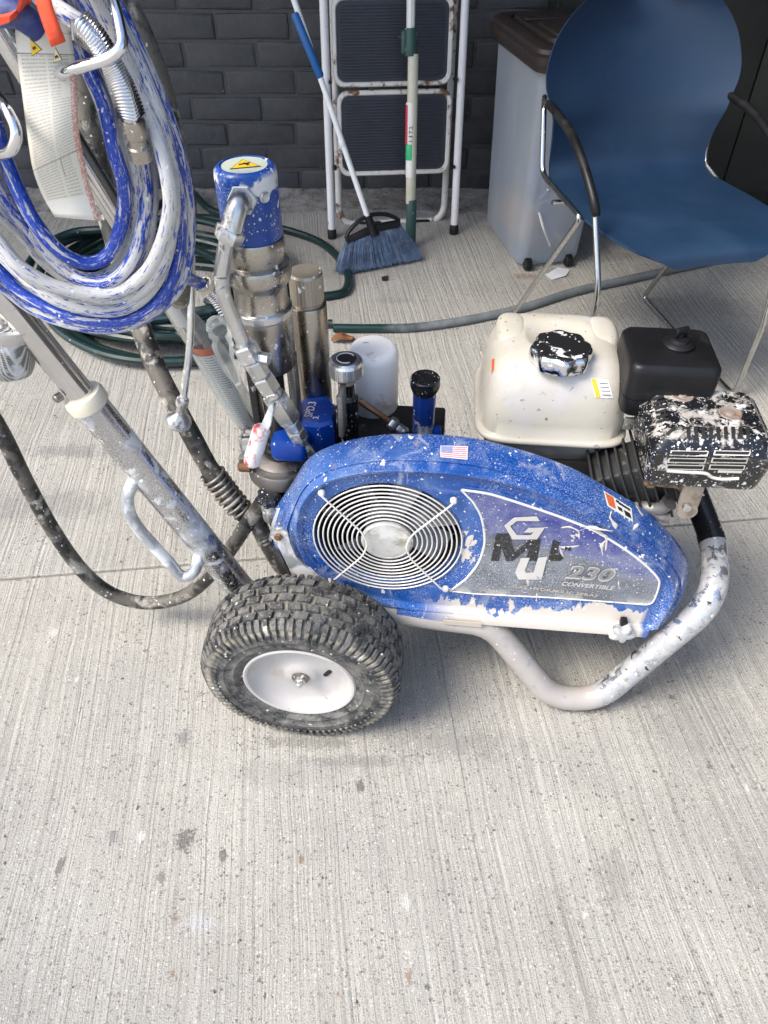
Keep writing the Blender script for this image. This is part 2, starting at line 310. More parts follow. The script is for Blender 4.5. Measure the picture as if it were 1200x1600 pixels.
# ================================================================== SETTING
# ---- concrete
def gmat():
    s = NT('broomed_concrete'); pos = s.n('ShaderNodeNewGeometry').outputs['Position']
    rot = s.mapping(pos, rot=(0, 0, R(-6.5)))
    wob = s.n('ShaderNodeVectorMath', {0: rot, 1: s.n('ShaderNodeVectorMath', {0: s.n('ShaderNodeTexNoise', {'Vector': rot, 'Scale': 2.5, 'Detail': 2.0}).outputs['Color'], 1: (.03, 0, 0)}, operation='MULTIPLY').outputs[0]}, operation='ADD').outputs[0]
    fine = s.noise(s.mapping(wob, (210, 9, 1)), 1, 4, .7)
    wide = s.noise(s.mapping(wob, (62, 1.1, 1)), 1, 4, .65)
    grain = s.noise(pos, 430, 4, .75); mott = s.noise(pos, 5, 6, .6); big = s.noise(pos, 1.1, 4, .5)
    l1 = s.noise(s.mapping(wob, (135, 1.6, 1)), 1, 3, .55); l2 = s.noise(s.mapping(wob, (95, 1.0, 1), loc=(31, 7, 0)), 1, 3, .6); lp_ = s.ramp(s.noise(wob, 4.5, 5, .65), .42, .66)
    col = s.mix(s.ramp(mott, .28, .72), (.365, .349, .309), (.472, .455, .407))
    col = s.mix(s.math('MULTIPLY', s.math('MULTIPLY', s.ramp(l1, .61, .67), lp_), .42), col, (.64, .615, .565)); col = s.mix(s.math('MULTIPLY', s.math('MULTIPLY', s.ramp(l2, .61, .68), lp_), .40), col, (.20, .185, .165))
    col = s.mix(s.math('MULTIPLY', s.ramp(s.noise(pos, 1.7, 6, .6, .4), .44, .66), .42), col, (.25, .25, .25))
    col = s.mix(s.math('MULTIPLY', s.ramp(wide, .55, .68), .30), col, (.22, .208, .19))
    col = s.mix(s.math('MULTIPLY', s.ramp(wide, .45, .32), .45), col, (.56, .545, .51))
    col = s.mix(s.math('MULTIPLY', s.ramp(fine, .54, .74), .28), col, (.19, .18, .162))
    sp1 = s.math('MULTIPLY', s.dots(pos, 210, .55, .55), s.ramp(s.noise(wob, 9, 4), .30, .60)); col = s.mix(s.math('MULTIPLY', sp1, .75), col, (.11, .10, .085))
    sp2 = s.dots(s.mapping(pos, loc=(3.3, 1.7, 0)), 330, .6, .6); col = s.mix(s.math('MULTIPLY', sp2, .55), col, (.16, .13, .10))
    sp3 = s.dots(s.mapping(pos, loc=(7.3, 5.7, 0)), 260, .55, .5); col = s.mix(s.math('MULTIPLY', sp3, .55), col, (.66, .645, .61))
    col = s.mix(s.math('MULTIPLY', s.ramp(grain, .53, .66), .62), col, (.13, .12, .105))
    col = s.mix(s.math('MULTIPLY', s.ramp(grain, .45, .33), .55), col, (.66, .645, .61))
    pn_ = s.noise(pos, 260, 3, .6); pits = s.math('MULTIPLY', s.ramp(pn_, .66, .72), s.ramp(s.noise(pos, 14, 3), .35, .62)); pits2 = s.math('MULTIPLY', s.dots(s.n('ShaderNodeVectorMath', {0: pos, 1: s.n('ShaderNodeVectorMath', {0: s.n('ShaderNodeTexNoise', {'Vector': pos, 'Scale': 300.0}).outputs['Color'], 1: (.004, .004, 0)}, operation='MULTIPLY').outputs[0]}, operation='ADD').outputs[0], 75, .24, .12), 1.0)
    col = s.mix(s.math('MULTIPLY', pits, .85), col, (.055, .048, .04)); col = s.mix(s.math('MULTIPLY', pits2, .8), col, (.10, .065, .04))
    spk = s.dots(pos, 90, .22, .10); col = s.mix(s.math('MULTIPLY', spk, .6), col, (.74, .73, .71))
    stains_and_patches = [((290, 1315), .017, .018, (.10, .09, .08), .8), ((178, 1308), .009, .011, (.16, .16, .16), .6), ((92, 1360), .006, .022, (.10, .085, .07), .75),
              ((250, 1373), .008, .011, (.14, .12, .10), .65), ((288, 1152), .013, .020, (.15, .15, .15), .7), ((310, 1442), .030, .014, (.54, .55, .59), .38),
              ((110, 705), .11, .026, (.17, .165, .16), .55), ((60, 790), .16, .05, (.20, .195, .19), .5), ((960, 1370), .03, .05, (.24, .22, .2), .5), ((30, 540), .05, .03, (.15, .15, .14), .5),
              ((620, 470), .07, .02, (.22, .22, .22), .4), ((1000, 760), .25, .06, (.22, .215, .21), .45), ((820, 432), .05, .02, (.25, .13, .06), .6), ((1090, 1120), .10, .12, (.22, .22, .215), .45),
              ((470, 1205), .12, .03, (.26, .25, .24), .4), ((1060, 480), .3, .10, (.19, .185, .18), .4), ((930, 400), .2, .05, (.13, .125, .12), .5)]
    r_ = random.Random(99)
    for _ in range(26):
        q_ = r_.random(); c_ = (.62, .61, .58) if q_ < .40 else ((.10, .09, .08) if q_ < .75 else (.20, .13, .08)); z_ = r_.uniform(.0022, .0075)
        stains_and_patches.append(((r_.uniform(20, 1180), r_.uniform(830, 1580)), z_*r_.uniform(.7, 1.3), z_*r_.uniform(.8, 2.2), c_, r_.uniform(.5, .9)))
    stains_and_patches += [((560, 1190), .10, .012, (.17, .165, .155), .45), ((700, 1160), .12, .03, (.2, .195, .185), .5), ((480, 1160), .09, .015, (.12, .115, .105), .5), ((905, 1105), .06, .014, (.13, .125, .115), .55)]
    nz = s.n('ShaderNodeTexNoise', {'Vector': pos, 'Scale': 45.0, 'Detail': 4.0}).outputs['Fac']
    nz2 = s.n('ShaderNodeTexNoise', {'Vector': pos, 'Scale': 230.0, 'Detail': 3.0}).outputs['Fac']
    for (px, py), rx, ry, c, a in stains_and_patches:  # stains, plus broader dark patches by the chair, engine, wheel and foot
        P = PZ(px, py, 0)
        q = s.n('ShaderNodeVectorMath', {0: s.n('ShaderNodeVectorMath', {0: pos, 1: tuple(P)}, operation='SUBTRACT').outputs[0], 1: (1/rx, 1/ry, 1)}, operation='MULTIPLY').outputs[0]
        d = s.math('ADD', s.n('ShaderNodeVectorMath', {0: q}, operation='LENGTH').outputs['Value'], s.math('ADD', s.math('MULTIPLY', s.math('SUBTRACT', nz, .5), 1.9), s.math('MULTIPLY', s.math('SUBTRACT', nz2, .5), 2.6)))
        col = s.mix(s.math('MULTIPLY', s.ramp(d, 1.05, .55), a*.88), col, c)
    h = s.math('ADD', s.math('ADD', s.math('SUBTRACT', s.math('MULTIPLY', l1, 1.0), s.math('MULTIPLY', l2, .8)), s.math('MULTIPLY', wide, .8)), s.math('SUBTRACT', s.math('SUBTRACT', s.math('MULTIPLY', grain, .6), s.math('MULTIPLY', sp1, .35)), s.math('MULTIPLY', s.math('ADD', pits, pits2), .8)))
    s.bump(h, .95, .0045)
    return s.fin(col, .85, 0, .25)
m_conc = gmat()
m_dirt = paintmat('packed_grit', (.09, .08, .07), .95, 0, [((.2, .19, .17), 60, .5, .6)], [], bump=.5)
def mortar():
    s = NT('crumbled_mortar'); vec = s.tc.outputs['Object']
    a = s.noise(vec, 16, 8, .65); b = s.noise(vec, 90, 5, .7)
    col = s.mix(s.ramp(a, .38, .62), (.20, .185, .165), (.38, .36, .33)); col = s.mix(s.ramp(b, .55, .68), col, (.07, .065, .06))
    s.bump(s.math('ADD', a, s.math('MULTIPLY', b, .4)), .8, .01); return s.fin(col, .95, 0, .1)
m_mortar = mortar()
ground = MB().box((0, 8, -.13), 45, 45, .03, (np.array([1., 0, 0]), np.array([0, 1., 0]), K)).build('ground', m_dirt, None, 0); ground['kind'] = 'structure'
J1 = PZ(0, 905, 0); J2 = PZ(1160, 812, 0); jd = nrm(J2-J1); jn = np.array([-jd[1], jd[0], 0]); Jm = (J1+J2)/2
for sgn, ln in ((-1, 14.0), (1, 1.0)):
    MB().box(Jm+jn*sgn*(ln+.0022)+K*-.05, 30, ln, .05, (jd, jn, K), .004).build('concrete_slab', m_conc, ground, 30)
# rough mortar strip along the foot of the wall
WY = 2.90
m = MB(); nx, ny = 260, 26; vs = []; fs = []
from mathutils import noise as mnoise
for j in range(ny+1):
    for i in range(nx+1):
        x = -2.6+4.4*i/nx; t = j/ny; edge = .045*mnoise.noise(Vector((x*3, 1.7, 0)))+.02*mnoise.noise(Vector((x*14, 4.7, 0)))
        y = 2.70+edge+(WY+.05-2.70-edge)*t
        z = .004+.024*t*t+.008*t*mnoise.noise(Vector((x*9, y*9, .3)))+  .005*mnoise.noise(Vector((x*30, y*30, .9)))*min(1, t*4)
        if j == 0: z = -.003
        vs.append((x, y, z))
for j in range(ny):
    for i in range(nx): fs.append((j*(nx+1)+i, j*(nx+1)+i+1, (j+1)*(nx+1)+i+1, (j+1)*(nx+1)+i))
m.add(vs, fs); ms = m.build('mortar_ledge', m_mortar, None, 60); ms['kind'] = 'structure'

# ---- brick wall
def brickmat(mort=False):
    s = NT('charcoal_painted_brick' if not mort else 'charcoal_painted_mortar'); vec = s.tc.outputs['Object']
    rnd = s.n('ShaderNodeObjectInfo').outputs['Random']; vec = s.n('ShaderNodeVectorMath', {0: vec, 1: s.n('ShaderNodeCombineXYZ', {0: s.math('MULTIPLY', rnd, 37.0), 1: s.math('MULTIPLY', rnd, 11.0)}).outputs[0]}, operation='ADD').outputs[0]
    a = s.noise(vec, 24, 6, .6); b = s.noise(vec, 170, 4, .7)
    col = s.mix(s.ramp(a, .3, .7), (.048, .0475, .049), (.070, .069, .071)); col = s.mix(s.math('MULTIPLY', rnd, .35), col, (.082, .081, .083))
    col = s.mix(s.math('MULTIPLY', s.ramp(b, .6, .75), .35), col, (.085, .083, .08))
    col = s.mix(s.math('MULTIPLY', s.dots(vec, 60, .22, .06), .9), col, (.35, .34, .32))
    s.bump(s.math('ADD', a, s.math('MULTIPLY', b, .45)), .55, .006); return s.fin(col, .62, 0, .35)
m_brick = brickmat(); m_brickm = brickmat(True)
wall = thing('brick_wall', (0, WY, 0), 'charcoal painted brick wall behind the step ladder and bin', 'wall')
X = np.array([1., 0, 0]); Yv = np.array([0, 1., 0])
MB().box((0, WY+.1455, 1.35), 4.0, .15, 1.40, (X, Yv, K)).build('mortar', m_brickm, wall, 0)
BL, BH = .2485, .0843; joint = .0085
def brick_mb(c, seed, L=BL):
    r = random.Random(seed); hx = L/2-joint/2; hz = BH/2-joint/2; rings = []
    for yy, ins in ((.02, .0), (-.002, .0), (-.0078, .0030), (-.0096, .0095)):
        ring = []
        for sx, sz in ((-1, -1), (0, -1), (1, -1), (1, 0), (1, 1), (0, 1), (-1, 1), (-1, 0)):
            jx, jz = (r.uniform(-.003, .003), r.uniform(-.003, .003)) if yy < .01 else (0, 0)
            ring.append(np.asarray(c)+np.array([sx*(hx-ins)+jx, yy+r.uniform(-.0012, .0012)*(yy < .01), sz*(hz-ins)+jz]))
        rings.append(ring)
    return MB().loft(rings, cap=True)
protos = []
for k in range(6):
    o = brick_mb((0, WY, 0), 40+k).build('brick', m_brick, wall, 50); protos.append(o)
used = set(); rows = MB()
for r in range(31):
    zc = .013+BH*(r+.5)-.0843*.15
    # bond offset read off the photograph: joints of the course at z=.21 stand at x=-.563, course above shifted by half
    off = -.563 + (0 if r % 2 == 0 else .5*BL) + random.uniform(-.012, .012)
    for k in range(-14, 19):
        x0 = off+BL*(k+.5)
        if abs(x0) > 3.9: continue
        if r < 10 and -2.0 < x0 < 1.35:
            p = random.randrange(6)
            o = protos[p]
            if p in used: o = o.copy(); COL.objects.link(o); o.parent = wall
            used.add(p); o.location = (x0, random.uniform(-.0015, .0015), zc); o.rotation_euler = (random.uniform(-.006, .006), random.uniform(-.004, .004), random.uniform(-.006, .006))
        else:
            b = brick_mb((x0, WY, zc), r*50+k); rows.add(b.v, b.f)
rows.build('brick_courses', m_brick, wall, 50, 'stuff')

m_panelw = paintmat('shade_slab_charcoal', (.032, .033, .036), .7, 0, [], [], bump=.2)  # charcoal colour for the two added slabs that block the sky
sw = MB().box((2.05, 1.2, 1.5), .10, 1.69, 1.5, (X, Yv, K)).build('added_shade_wall', m_panelw, None, 0); sw['kind'] = 'structure'  # unseen wall, added beyond the right edge to darken that side
ov = MB().box((-.85, 2.10, 2.35), 2.79, .75, .05, (X, Yv, K)).build('added_shade_canopy', m_panelw, None, 0); ov['kind'] = 'structure'  # unseen roof slab, added overhead to darken the back of the yard
# ---- dark metal cabinet on the right
m_cab = paintmat('dark_olive_grey_enamel', (.020, .022, .021), .35, .1, [], [], bump=.05)
cabY = 2.72; cx0 = PY(872, 10, cabY)[0]
cab = thing('metal_cabinet', ((cx0+cx0+1.7)/2, cabY+.08, 0), 'dark grey metal cabinet with vent holes behind the blue chair', 'cabinet')
seam = PY(1165, 175, cabY)[0]
MB().box((cx0+.85, cabY+.10, .86), .85, .0775, .84, (X, Yv, K), .006).build('body', m_cab, cab)
MB().box((cx0+.85, cabY+.10, .012), .83, .07, .012, (X, Yv, K)).build('plinth', m_dark, cab)
for a, b in ((cx0+.012, seam-.002), (seam+.002, cx0+1.688)):
    d = MB().box(((a+b)/2, cabY+.0115, .87), (b-a)/2, .010, .80, (X, Yv, K), .003).build('door', m_cab, cab)
    if a > seam:
        for j in range(3):
            for i in range(7):
                P = PY(1168+13*i+2*(2-j), 281-13*j, cabY)
                MB().lathe((P[0], cabY+.0004, P[2]), (0, 1, 0), [(.0032, 0), (.0032, .0008)], 10).build('vent_hole', m_dark, d, 0)
        MB().box((seam+.06, cabY-.012, 1.0), .009, .012, .06, (X, Yv, K), .006).build('handle', m_black, d)

# ================================================================== THINGS BY THE WALL
# ---- step ladder
fl, fr = PZ(519, 372, 0), PZ(709, 365, 0); ld = nrm(fr-fl); lk = nrm(np.array([0, .20, 1.])); ln_ = nrm(np.cross(ld, lk))
if ln_[1] > 0: ln_ = -ln_
LW = np.linalg.norm(fr-fl)
def LP(x, y, o=0.0): return PP(x, y, fl+ln_*o, ln_)
def LQ(a, h, o=0.0): return fl+ld*a+lk*h+ln_*o
m_lwhite = paintmat('white_enamel_tube', (.72, .70, .69), .4, 0, [((.62, .34, .34), 7, .56, .70), ((.20, .09, .04), 24, .68, .72)], [((.3, .15, .08), 120, .3, .08)], var=.03)
m_lrim = paintmat('white_rim_rusting', (.66, .63, .58), .45, 0, [((.14, .06, .03), 15, .55, .62), ((.35, .18, .08), 40, .6, .66)], [])
m_mat = paintmat('navy_ribbed_rubber', (.020, .021, .030), .5, 0, [((.30, .31, .34), 14, .72, .74)], [((.6, .6, .6), 40, .25, .05)])
lad = thing('step_ladder', (fl+fr)/2*np.array([1, 1, 0]), 'folded white step ladder with two black ribbed treads leaning on the brick wall', 'step ladder')
H = 1.30
for a in (0, LW):
    MB().tube([LQ(a, .012), LQ(a, H*.5), LQ(a, H)], .0125, 14, False).build('rail', m_lwhite, lad)
    MB().lathe(LQ(a, -.004), lk, [(.014, 0), (.0155, .004), (.0155, .03), (.0135, .034)], 16).build('rubber_foot', m_black, lad)
top = [LQ(0, H), LQ(0, H+.14), LQ(LW, H+.14), LQ(LW, H)]
MB().tube(fillet(top, .10, 8), .0125, 14).build('top_hoop', m_lwhite, lad)
ry = .115
rear = [LQ(.03, 1.05, -ry*.45), LQ(.03, .02, -ry), LQ(LW-.02, .02, -ry), LQ(LW-.02, 1.05, -ry*.45)]
MB().tube(fillet(rear, .06, 8), .0115, 12).build('rear_frame', m_lrim, lad)
for a in (.13, LW-.12): MB().lathe(LQ(a-.03, .0165, -ry), ld, [(.0135, 0), (.0145, .006), (.0145, .075), (.0135, .08)], 14).build('rubber_sleeve', m_black, lad)
for (x0, y0, x1, y1) in ((519, -8, 708, 137), (528, 142, 704, 275)):
    c0 = LP((x0+x1)/2, (y0+y1)/2, -.006); w_ = np.linalg.norm(LP(x1, (y0+y1)/2)-LP(x0, (y0+y1)/2))/2; h_ = np.linalg.norm(LP(620, y0)-LP(620, y1))/2
    rm = MB()
    o1 = rrect(c0, w_, h_, .035, ld, lk, 6); o2 = rrect(c0, w_-.014, h_-.014, .026, ld, lk, 6)
    rm.loft([[p-ln_*.022 for p in o1], [p+ln_*.002 for p in o1], [p+ln_*.006 for p in rrect(c0, w_-.003, h_-.003, .033, ld, lk, 6)], [p+ln_*.006 for p in rrect(c0, w_-.011, h_-.011, .028, ld, lk, 6)], [p+ln_*.002 for p in o2], [p-ln_*.022 for p in o2]], loop=True)
    tr = rm.build('tread_rim', m_lrim, lad)
    mm = MB(); nr = 24; hh = h_-.0142; ww = w_-.0142
    mm.loft([[p-ln_*.015 for p in rrect(c0, ww, hh, .026, ld, lk, 6)], [p+ln_*.0005 for p in rrect(c0, ww, hh, .026, ld, lk, 6)]], cap=True)
    tm = mm.build('tread_mat', m_mat, tr)
    for k in range(nr):
        zc = -hh+.012+(2*hh-.024)*k/(nr-1)
        inset = .012 if abs(zc) < hh-.02 else .022
        MB().box(c0+lk*zc+ln_*.0012, ww-inset, .0026, .0022, (ld, lk, ln_), .0014).build('rib', m_mat, tm)
for px, py in ((516, 128), (712, 124), (524, 262), (708, 260)):
    P = LP(px, py, .0); MB().lathe(P-ln_*.02, ln_, [(.006, 0), (.006, .036), (.004, .04)], 12).build('pivot_pin', m_black, lad)

# ---- angle broom
b1, b2 = PZ(527, 428, .004), PZ(655, 404, .004); bd = nrm(b2-b1); bk = nrm(np.array([-.04, .26, 1.])); bn = nrm(np.cross(bd, bk))
if bn[1] > 0: bn = -bn
def BP(x, y, o=0.0): return PP(x, y, b1+bn*o, bn)
m_bris = paintmat('blue_grey_bristles', (.10, .15, .25), .6, 0, [((.20, .25, .33), 60, .5, .7)], [], var=.35, bump=0)
m_bhand = paintmat('white_broom_pole', (.74, .74, .73), .35, 0, [], [((.2, .2, .2), 160, .3, .05)], var=.03, bump=.03)
m_bgrip = paintmat('blue_grip', (.012, .10, .30), .45, 0, [], [], var=.05, bump=.03)
hb0, hb1 = BP(574, 338), BP(446, -40); bu = nrm(hb1-hb0)
bro = thing('angle_broom', (b1+b2)/2*np.array([1, 1, 0]), 'angled broom with blue bristles and white handle leaning across the ladder', 'broom')
hd = MB().tube([hb0-bu*.03, (hb0+hb1)/2, hb1+bu*.55], .0085, 14).build('handle', m_bhand, bro)
g0, g1 = BP(501, 121), BP(460, 20)
MB().lathe(g0, nrm(g1-g0), [(.0095, 0), (.0118, .006), (.0122, np.linalg.norm(g1-g0)-.006), (.0095, np.linalg.norm(g1-g0))], 16).build('grip', m_bgrip, bro)
cc = BP(536, 228); MB().lathe(cc, bu, [(.0088, 0), (.0098, .002), (.0098, .018), (.0088, .02)], 14).build('collar', m_bhand, bro)
hl, hr = BP(541, 378), BP(624, 350)
he = MB()
bar = [hl+(hr-hl)*t + bk*.010*math.sin(math.pi*t) for t in np.linspace(0, 1, 9)]
he.loft([rrect(p, .011, .013, .006, bn, bk, 3) for p in bar], cap=True)
he.tube(crom([hl+bk*.01, BP(545, 362), BP(560, 346), BP(580, 336), BP(603, 335), BP(619, 341), hr+bk*.01], 5), .0065, 8)
he.lathe(BP(583, 362)-bu*.01, bu, [(.020, 0), (.016, .02), (.0125, .05), (.0115, .062)], 14)
he.build('head', m_black, bro)
bs = MB(); rr = random.Random(3)
for i in range(1500):
    t = min(1, max(0, (rr.randrange(30)+.5+rr.gauss(0, .22))/30)); k = rr.uniform(-.010, .010); tt = min(1, max(0, t+rr.uniform(-.03, .03)))
    p0 = hl+(hr-hl)*t+bn*k+bk*.002; p1 = b1+(b2-b1)*tt+bn*(k*2.6)+K*rr.uniform(-.002, .012)+bd*rr.uniform(-.006, .006)
    mid = (p0+p1)/2+bd*(tt-.5)*.012; wv = bd*.0009
    bs.add([p0-wv, p0+wv, mid+wv, mid-wv, p1-wv*1.2, p1+wv*1.2, mid+bn*.0015], [(0, 1, 2, 3), (3, 2, 5, 4), (0, 6, 4, 3)])
bs.build('bristles', m_bris, bro, 0, 'stuff')

# ---- telescopic pole
pb = PZ(642, 388, .0); pk = nrm(np.array([0, .22, 1.])); pn = nrm(np.array([0, -1., .22]))
def PO(y, x=641.5): return PP(x, y, pb, pn)
pol = thing('telescopic_pole', pb, 'beige telescopic pole with green collar and stickers standing before the ladder', 'pole')
m_pwhite = flatmat('pole_white', (.70, .70, .66), .4); m_pbeige = paintmat('pole_beige', (.55, .52, .40), .5, 0, [((.40, .38, .3), 30, .6, .7)], []); m_pgreen = paintmat('pole_dark_green', (.025, .07, .06), .5, 0, [((.40, .45, .46), 30, .60, .66)], [])
m_pmint = flatmat('green_print', (.03, .42, .17), .4); m_pred = flatmat('red_print', (.60, .03, .04), .45)
def seg(y0, y1, r, name, mat, par, sides=18):
    a, b = PO(y0), PO(y1); L = np.linalg.norm(b-a); return MB().lathe(a, pk, [(r*.96, 0), (r, .002), (r, L-.002), (r*.96, L)], sides).build(name, mat, par, 35)
px2m = lambda y: PO(y)[1]
seg(47, -300, .0125, 'inner_rod', m_pwhite, pol, 8)
seg(388, 312, .0172, 'base_sleeve', m_pgreen, pol)
seg(318, 84, .0160, 'outer_tube', m_pbeige, pol)
seg(88, 44, .0182, 'collar', m_pgreen, pol)
MB().box(PO(66, 631)+pn*.002, .008, .010, .030, (X, pn, pk), .005).build('clamp_lever', m_pgreen, pol)
seg(277, 250, .0163, 'sticker', m_paper, pol); seg(250, 225, .0163, 'green_sticker', m_pmint, pol); seg(225, 160, .0163, 'label_sticker', m_paper, pol)
pc = PO(195); rs = MB()
for a0, a1, mm_, nm in ((R(-165), R(-128), m_pred, 'red_print'),):
    rings = []
    for hh in (-.055, .055): rings.append([pc+pk*hh+X*math.cos(a)*.0167+pn*(-math.sin(a))*.0167 for a in np.linspace(a0, a1, 6)])
    MB().loft(rings, closed=False).build(nm, mm_, pol)
text('1 3 7 2', PO(222, 644)+pn*.0172, .016, pk, np.array([-1., 0, 0]), m_ink, pol, bold=.01)

# ---- storage bin
A_, B_, C_ = PZ(757, 350, 0), PZ(808, 425, 0), PZ(908, 415, 0); bx = nrm(C_-B_); by = nrm(np.array([-bx[1], bx[0], 0])); bw = np.linalg.norm(C_-B_)/2; bdp = .195
bc = (B_+C_)/2+by*bdp
binr = thing('storage_bin', bc, 'translucent storage bin with brown lid by the blue chair', 'bin')
def binmat():
    s = NT('cloudy_polypropylene'); vec = s.tc.outputs['Object']
    a = s.noise(s.mapping(vec, (6, 6, 2.2)), 1.2, 5, .6); z = s.n('ShaderNodeSeparateXYZ', {'Vector': vec}).outputs[2]
    col = s.mix(s.ramp(a, .4, .7), (.56, .63, .71), (.74, .76, .78))
    scr = s.noise(s.mapping(vec, (40, 40, 3), rot=(.2, .1, 0)), 1.0, 6, .7); col = s.mix(s.math('MULTIPLY', s.ramp(scr, .6, .72), .5), col, (.78, .80, .82))
    s.fin(col, .38, 0, .4)
    tl = s.n('ShaderNodeBsdfTranslucent', {'Color': (.62, .68, .76, 1)}); tp = s.n('ShaderNodeBsdfTransparent', {'Color': (.70, .75, .82, 1)})
    m1 = s.n('ShaderNodeMixShader', {0: .35, 1: s.b.outputs[0], 2: tl.outputs[0]})
    m2 = s.n('ShaderNodeMixShader', {0: .44, 1: m1.outputs[0], 2: tp.outputs[0]})
    s.t.links.new(m2.outputs[0], s.t.nodes['Material Output'].inputs[0]); return s.m
bb = MB(); rings = []
for z, k, rr_ in ((.012, .90, .03), (.03, .95, .035), (.10, .965, .035), (.3, 1.0, .035), (.585, 1.06, .035)):
    rings.append(rrect(bc+K*z, bw*k, bdp*k, rr_, bx, by, 5))
bb.loft([rings[0]]+rings); bb.f.append(tuple(range(len(rings[0])-1, -1, -1)))
bb.build('body', binmat(), binr)
m_lid = paintmat('brown_plastic_lid', (.030, .020, .017), .45, 0, [((.10, .085, .08), 9, .60, .72)], [((.3, .27, .25), 90, .25, .04)])
lr = MB()
lr.loft([rrect(bc+K*z, bw*1.06+e, bdp*1.06+e, .045, bx, by, 6) for z, e in ((.572, .010), (.572, .016), (.590, .018), (.593, .026), (.612, .028), (.618, .020), (.628, .018), (.634, .010), (.634, -.018), (.626, -.022), (.626, -.026), (.640, -.032), (.643, -.045))], cap=True)
ld_ = lr.build('lid', m_lid, binr)
MB().box(bc+K*.646+by*.05, bw*.8, .012, .004, (bx, by, K), .003).build('lid_rib', m_lid, ld_)
MB().loft([rrect(bc+K*z-by*.075, bw*.62-e, .085-e, .02, bx, by, 4) for z, e in ((.642, 0), (.650, .001), (.652, .006))], cap=True).build('lid_panel', m_lid, ld_)
for px, py in ((824, 412), (888, 402)):
    P = PP(px, py, bc-by*(bdp*.95), by); a = (P-bc)@bx
    MB().lathe(bc+bx*(a-.011)-by*(bdp*.95+.002)+K*.020, bx, [(.016, 0), (.020, .003), (.020, .019), (.016, .022)], 18).build('caster_wheel', m_black, binr)
# things seen through the plastic
mcs = [((.35, .12, .05), 0), ((.03, .08, .30), 1), ((.30, .22, .12), 2), ((.12, .12, .14), 3)]
rr = random.Random(11)
cont = MB()
for i in range(3):
    c = bc+bx*rr.uniform(-.05, .05)+by*rr.uniform(-.1, .1)
    cont.tube(crom([c+bx*rr.uniform(-.07, .07)+by*rr.uniform(-.15, -.02)+K*rr.uniform(.05, .32) for _ in range(6)], 6), .004, 6)
tag(cont.build('coiled_tubing', flatmat('pale_tubing', (.50, .50, .48), .4)), 'pale thin tubing coiled inside the translucent bin', 'tubing')
for nm, c, cl, hx, hy, hz, lb in (('bundle', (.035, -.02, .16), (.03, .06, .22), .06, .13, .14, 'dark blue bundle seen through the side of the translucent bin'), ('bundle', (-.05, .0, .10), (.36, .17, .07), .04, .14, .07, 'rust brown bundle seen low inside the translucent bin')):
    g = MB(); o = bc+bx*c[0]+by*c[1]+K*c[2]; rg_ = []
    for q, zz in enumerate(np.linspace(-1, 1, 9)):
        kk = math.sqrt(max(.05, 1-.8*abs(zz)**3)); rg_.append([p+bx*rr.uniform(-.008, .008)+by*rr.uniform(-.008, .008) for p in superell(o+K*hz*zz, hx*kk, hy*kk, 3, bx, by, 20)])
    tag(g.loft(rg_, cap=True).build(nm, paintmat(nm+'_stuff', cl, .8, 0, [], [])), lb, 'bundle')

# ---- blue chair
CO = np.array([.603, 1.905, 0]); CFv = nrm([.2, -.98, 0]); CR = nrm([.98, .2, 0])
m_chair = paintmat('scuffed_blue_plastic', (.010, .030, .068), .38, 0, [((.015, .042, .088), 4, .45, .80), ((.03, .07, .13), 90, .66, .80)], [], var=.08, bump=.04, vscale=5, mist=((.06, .11, .20), .22))
m_cchrome = paintmat('dull_chrome_rod', (.55, .55, .54), .20, 1.0, [((.28, .22, .15), 40, .66, .72)], [], bump=.05)
chair = thing('stacking_chair', CO, 'blue plastic chair with chrome sled legs and black armrests', 'chair')
prof = [(.452, .405, .09), (.450, .420, .125), (.442, .431, .152), (.42, .438, .178), (.36, .441, .203), (.28, .439, .214), (.2, .434, .2165), (.12, .429, .214), (.06, .428, .210), (.02, .437, .207), (-.008, .460, .206), (-.022, .492, .208), (-.034, .53, .213), (-.043, .57, .222), (-.052, .60, .234), (-.06, .625, .240), (-.073, .66, .236), (-.085, .70, .222), (-.095, .735, .198), (-.103, .762, .168), (-.109, .781, .132), (-.113, .792, .092), (-.115, .797, .045)]
dd = crom([(a, b, c) for a, b, c in prof], 3)
sh = MB(); ns = 28; top_, bot_ = [], []
for i, (d, z, hw) in enumerate(dd):
    d0, z0, _ = dd[max(i-1, 0)]; d1, z1, _ = dd[min(i+1, len(dd)-1)]
    tn = nrm([d1-d0, z1-z0]); nn = np.array([-tn[1], tn[0]])      # normal in (d,z)
    if nn[1] < 0 and d > .05: nn = -nn
    if d <= .05 and nn[0] < 0: nn = -nn
    isb = min(1, max(0, (z-.44)/.12)); row, rowb = [], []
    for k in range(ns+1):
        a = -1+2*k/ns; bend = (.055*isb+.004)*a*a; x = a*hw
        P = CO+CFv*(d+nn[0]*bend)+K*(z+nn[1]*bend)+CR*x
        row.append(P); rowb.append(P-(CFv*nn[0]+K*nn[1])*.007)
    top_.append(row); bot_.append(rowb)
loop = [top_[i]+bot_[i][::-1] for i in range(len(dd))]
sh.loft(loop, cap=True)
sh.build('seat_shell', m_chair, chair, 50)
def CP(x, y, a): return PP(x, y, CO+CR*a, CR)
def CQ(d, a, z): return CO+CFv*d+CR*a+K*z
aL, aR = -.228, .216
pL = [CP(851, 152, aL+.010), CP(850, 172, aL), CP(847, 272, aL), CP(908, 340, aL), CP(797, 497, aL), CQ(.34, aL, .007), CP(936, 470, aL-.005), CP(930, 337, aL-.01)]
pL[4][2] = max(pL[4][2], .008)
MB().tube(fillet(pL, [.01, .03, .025, .03, .03, .05], 6), .0066, 12).build('side_frame', m_cchrome, chair)
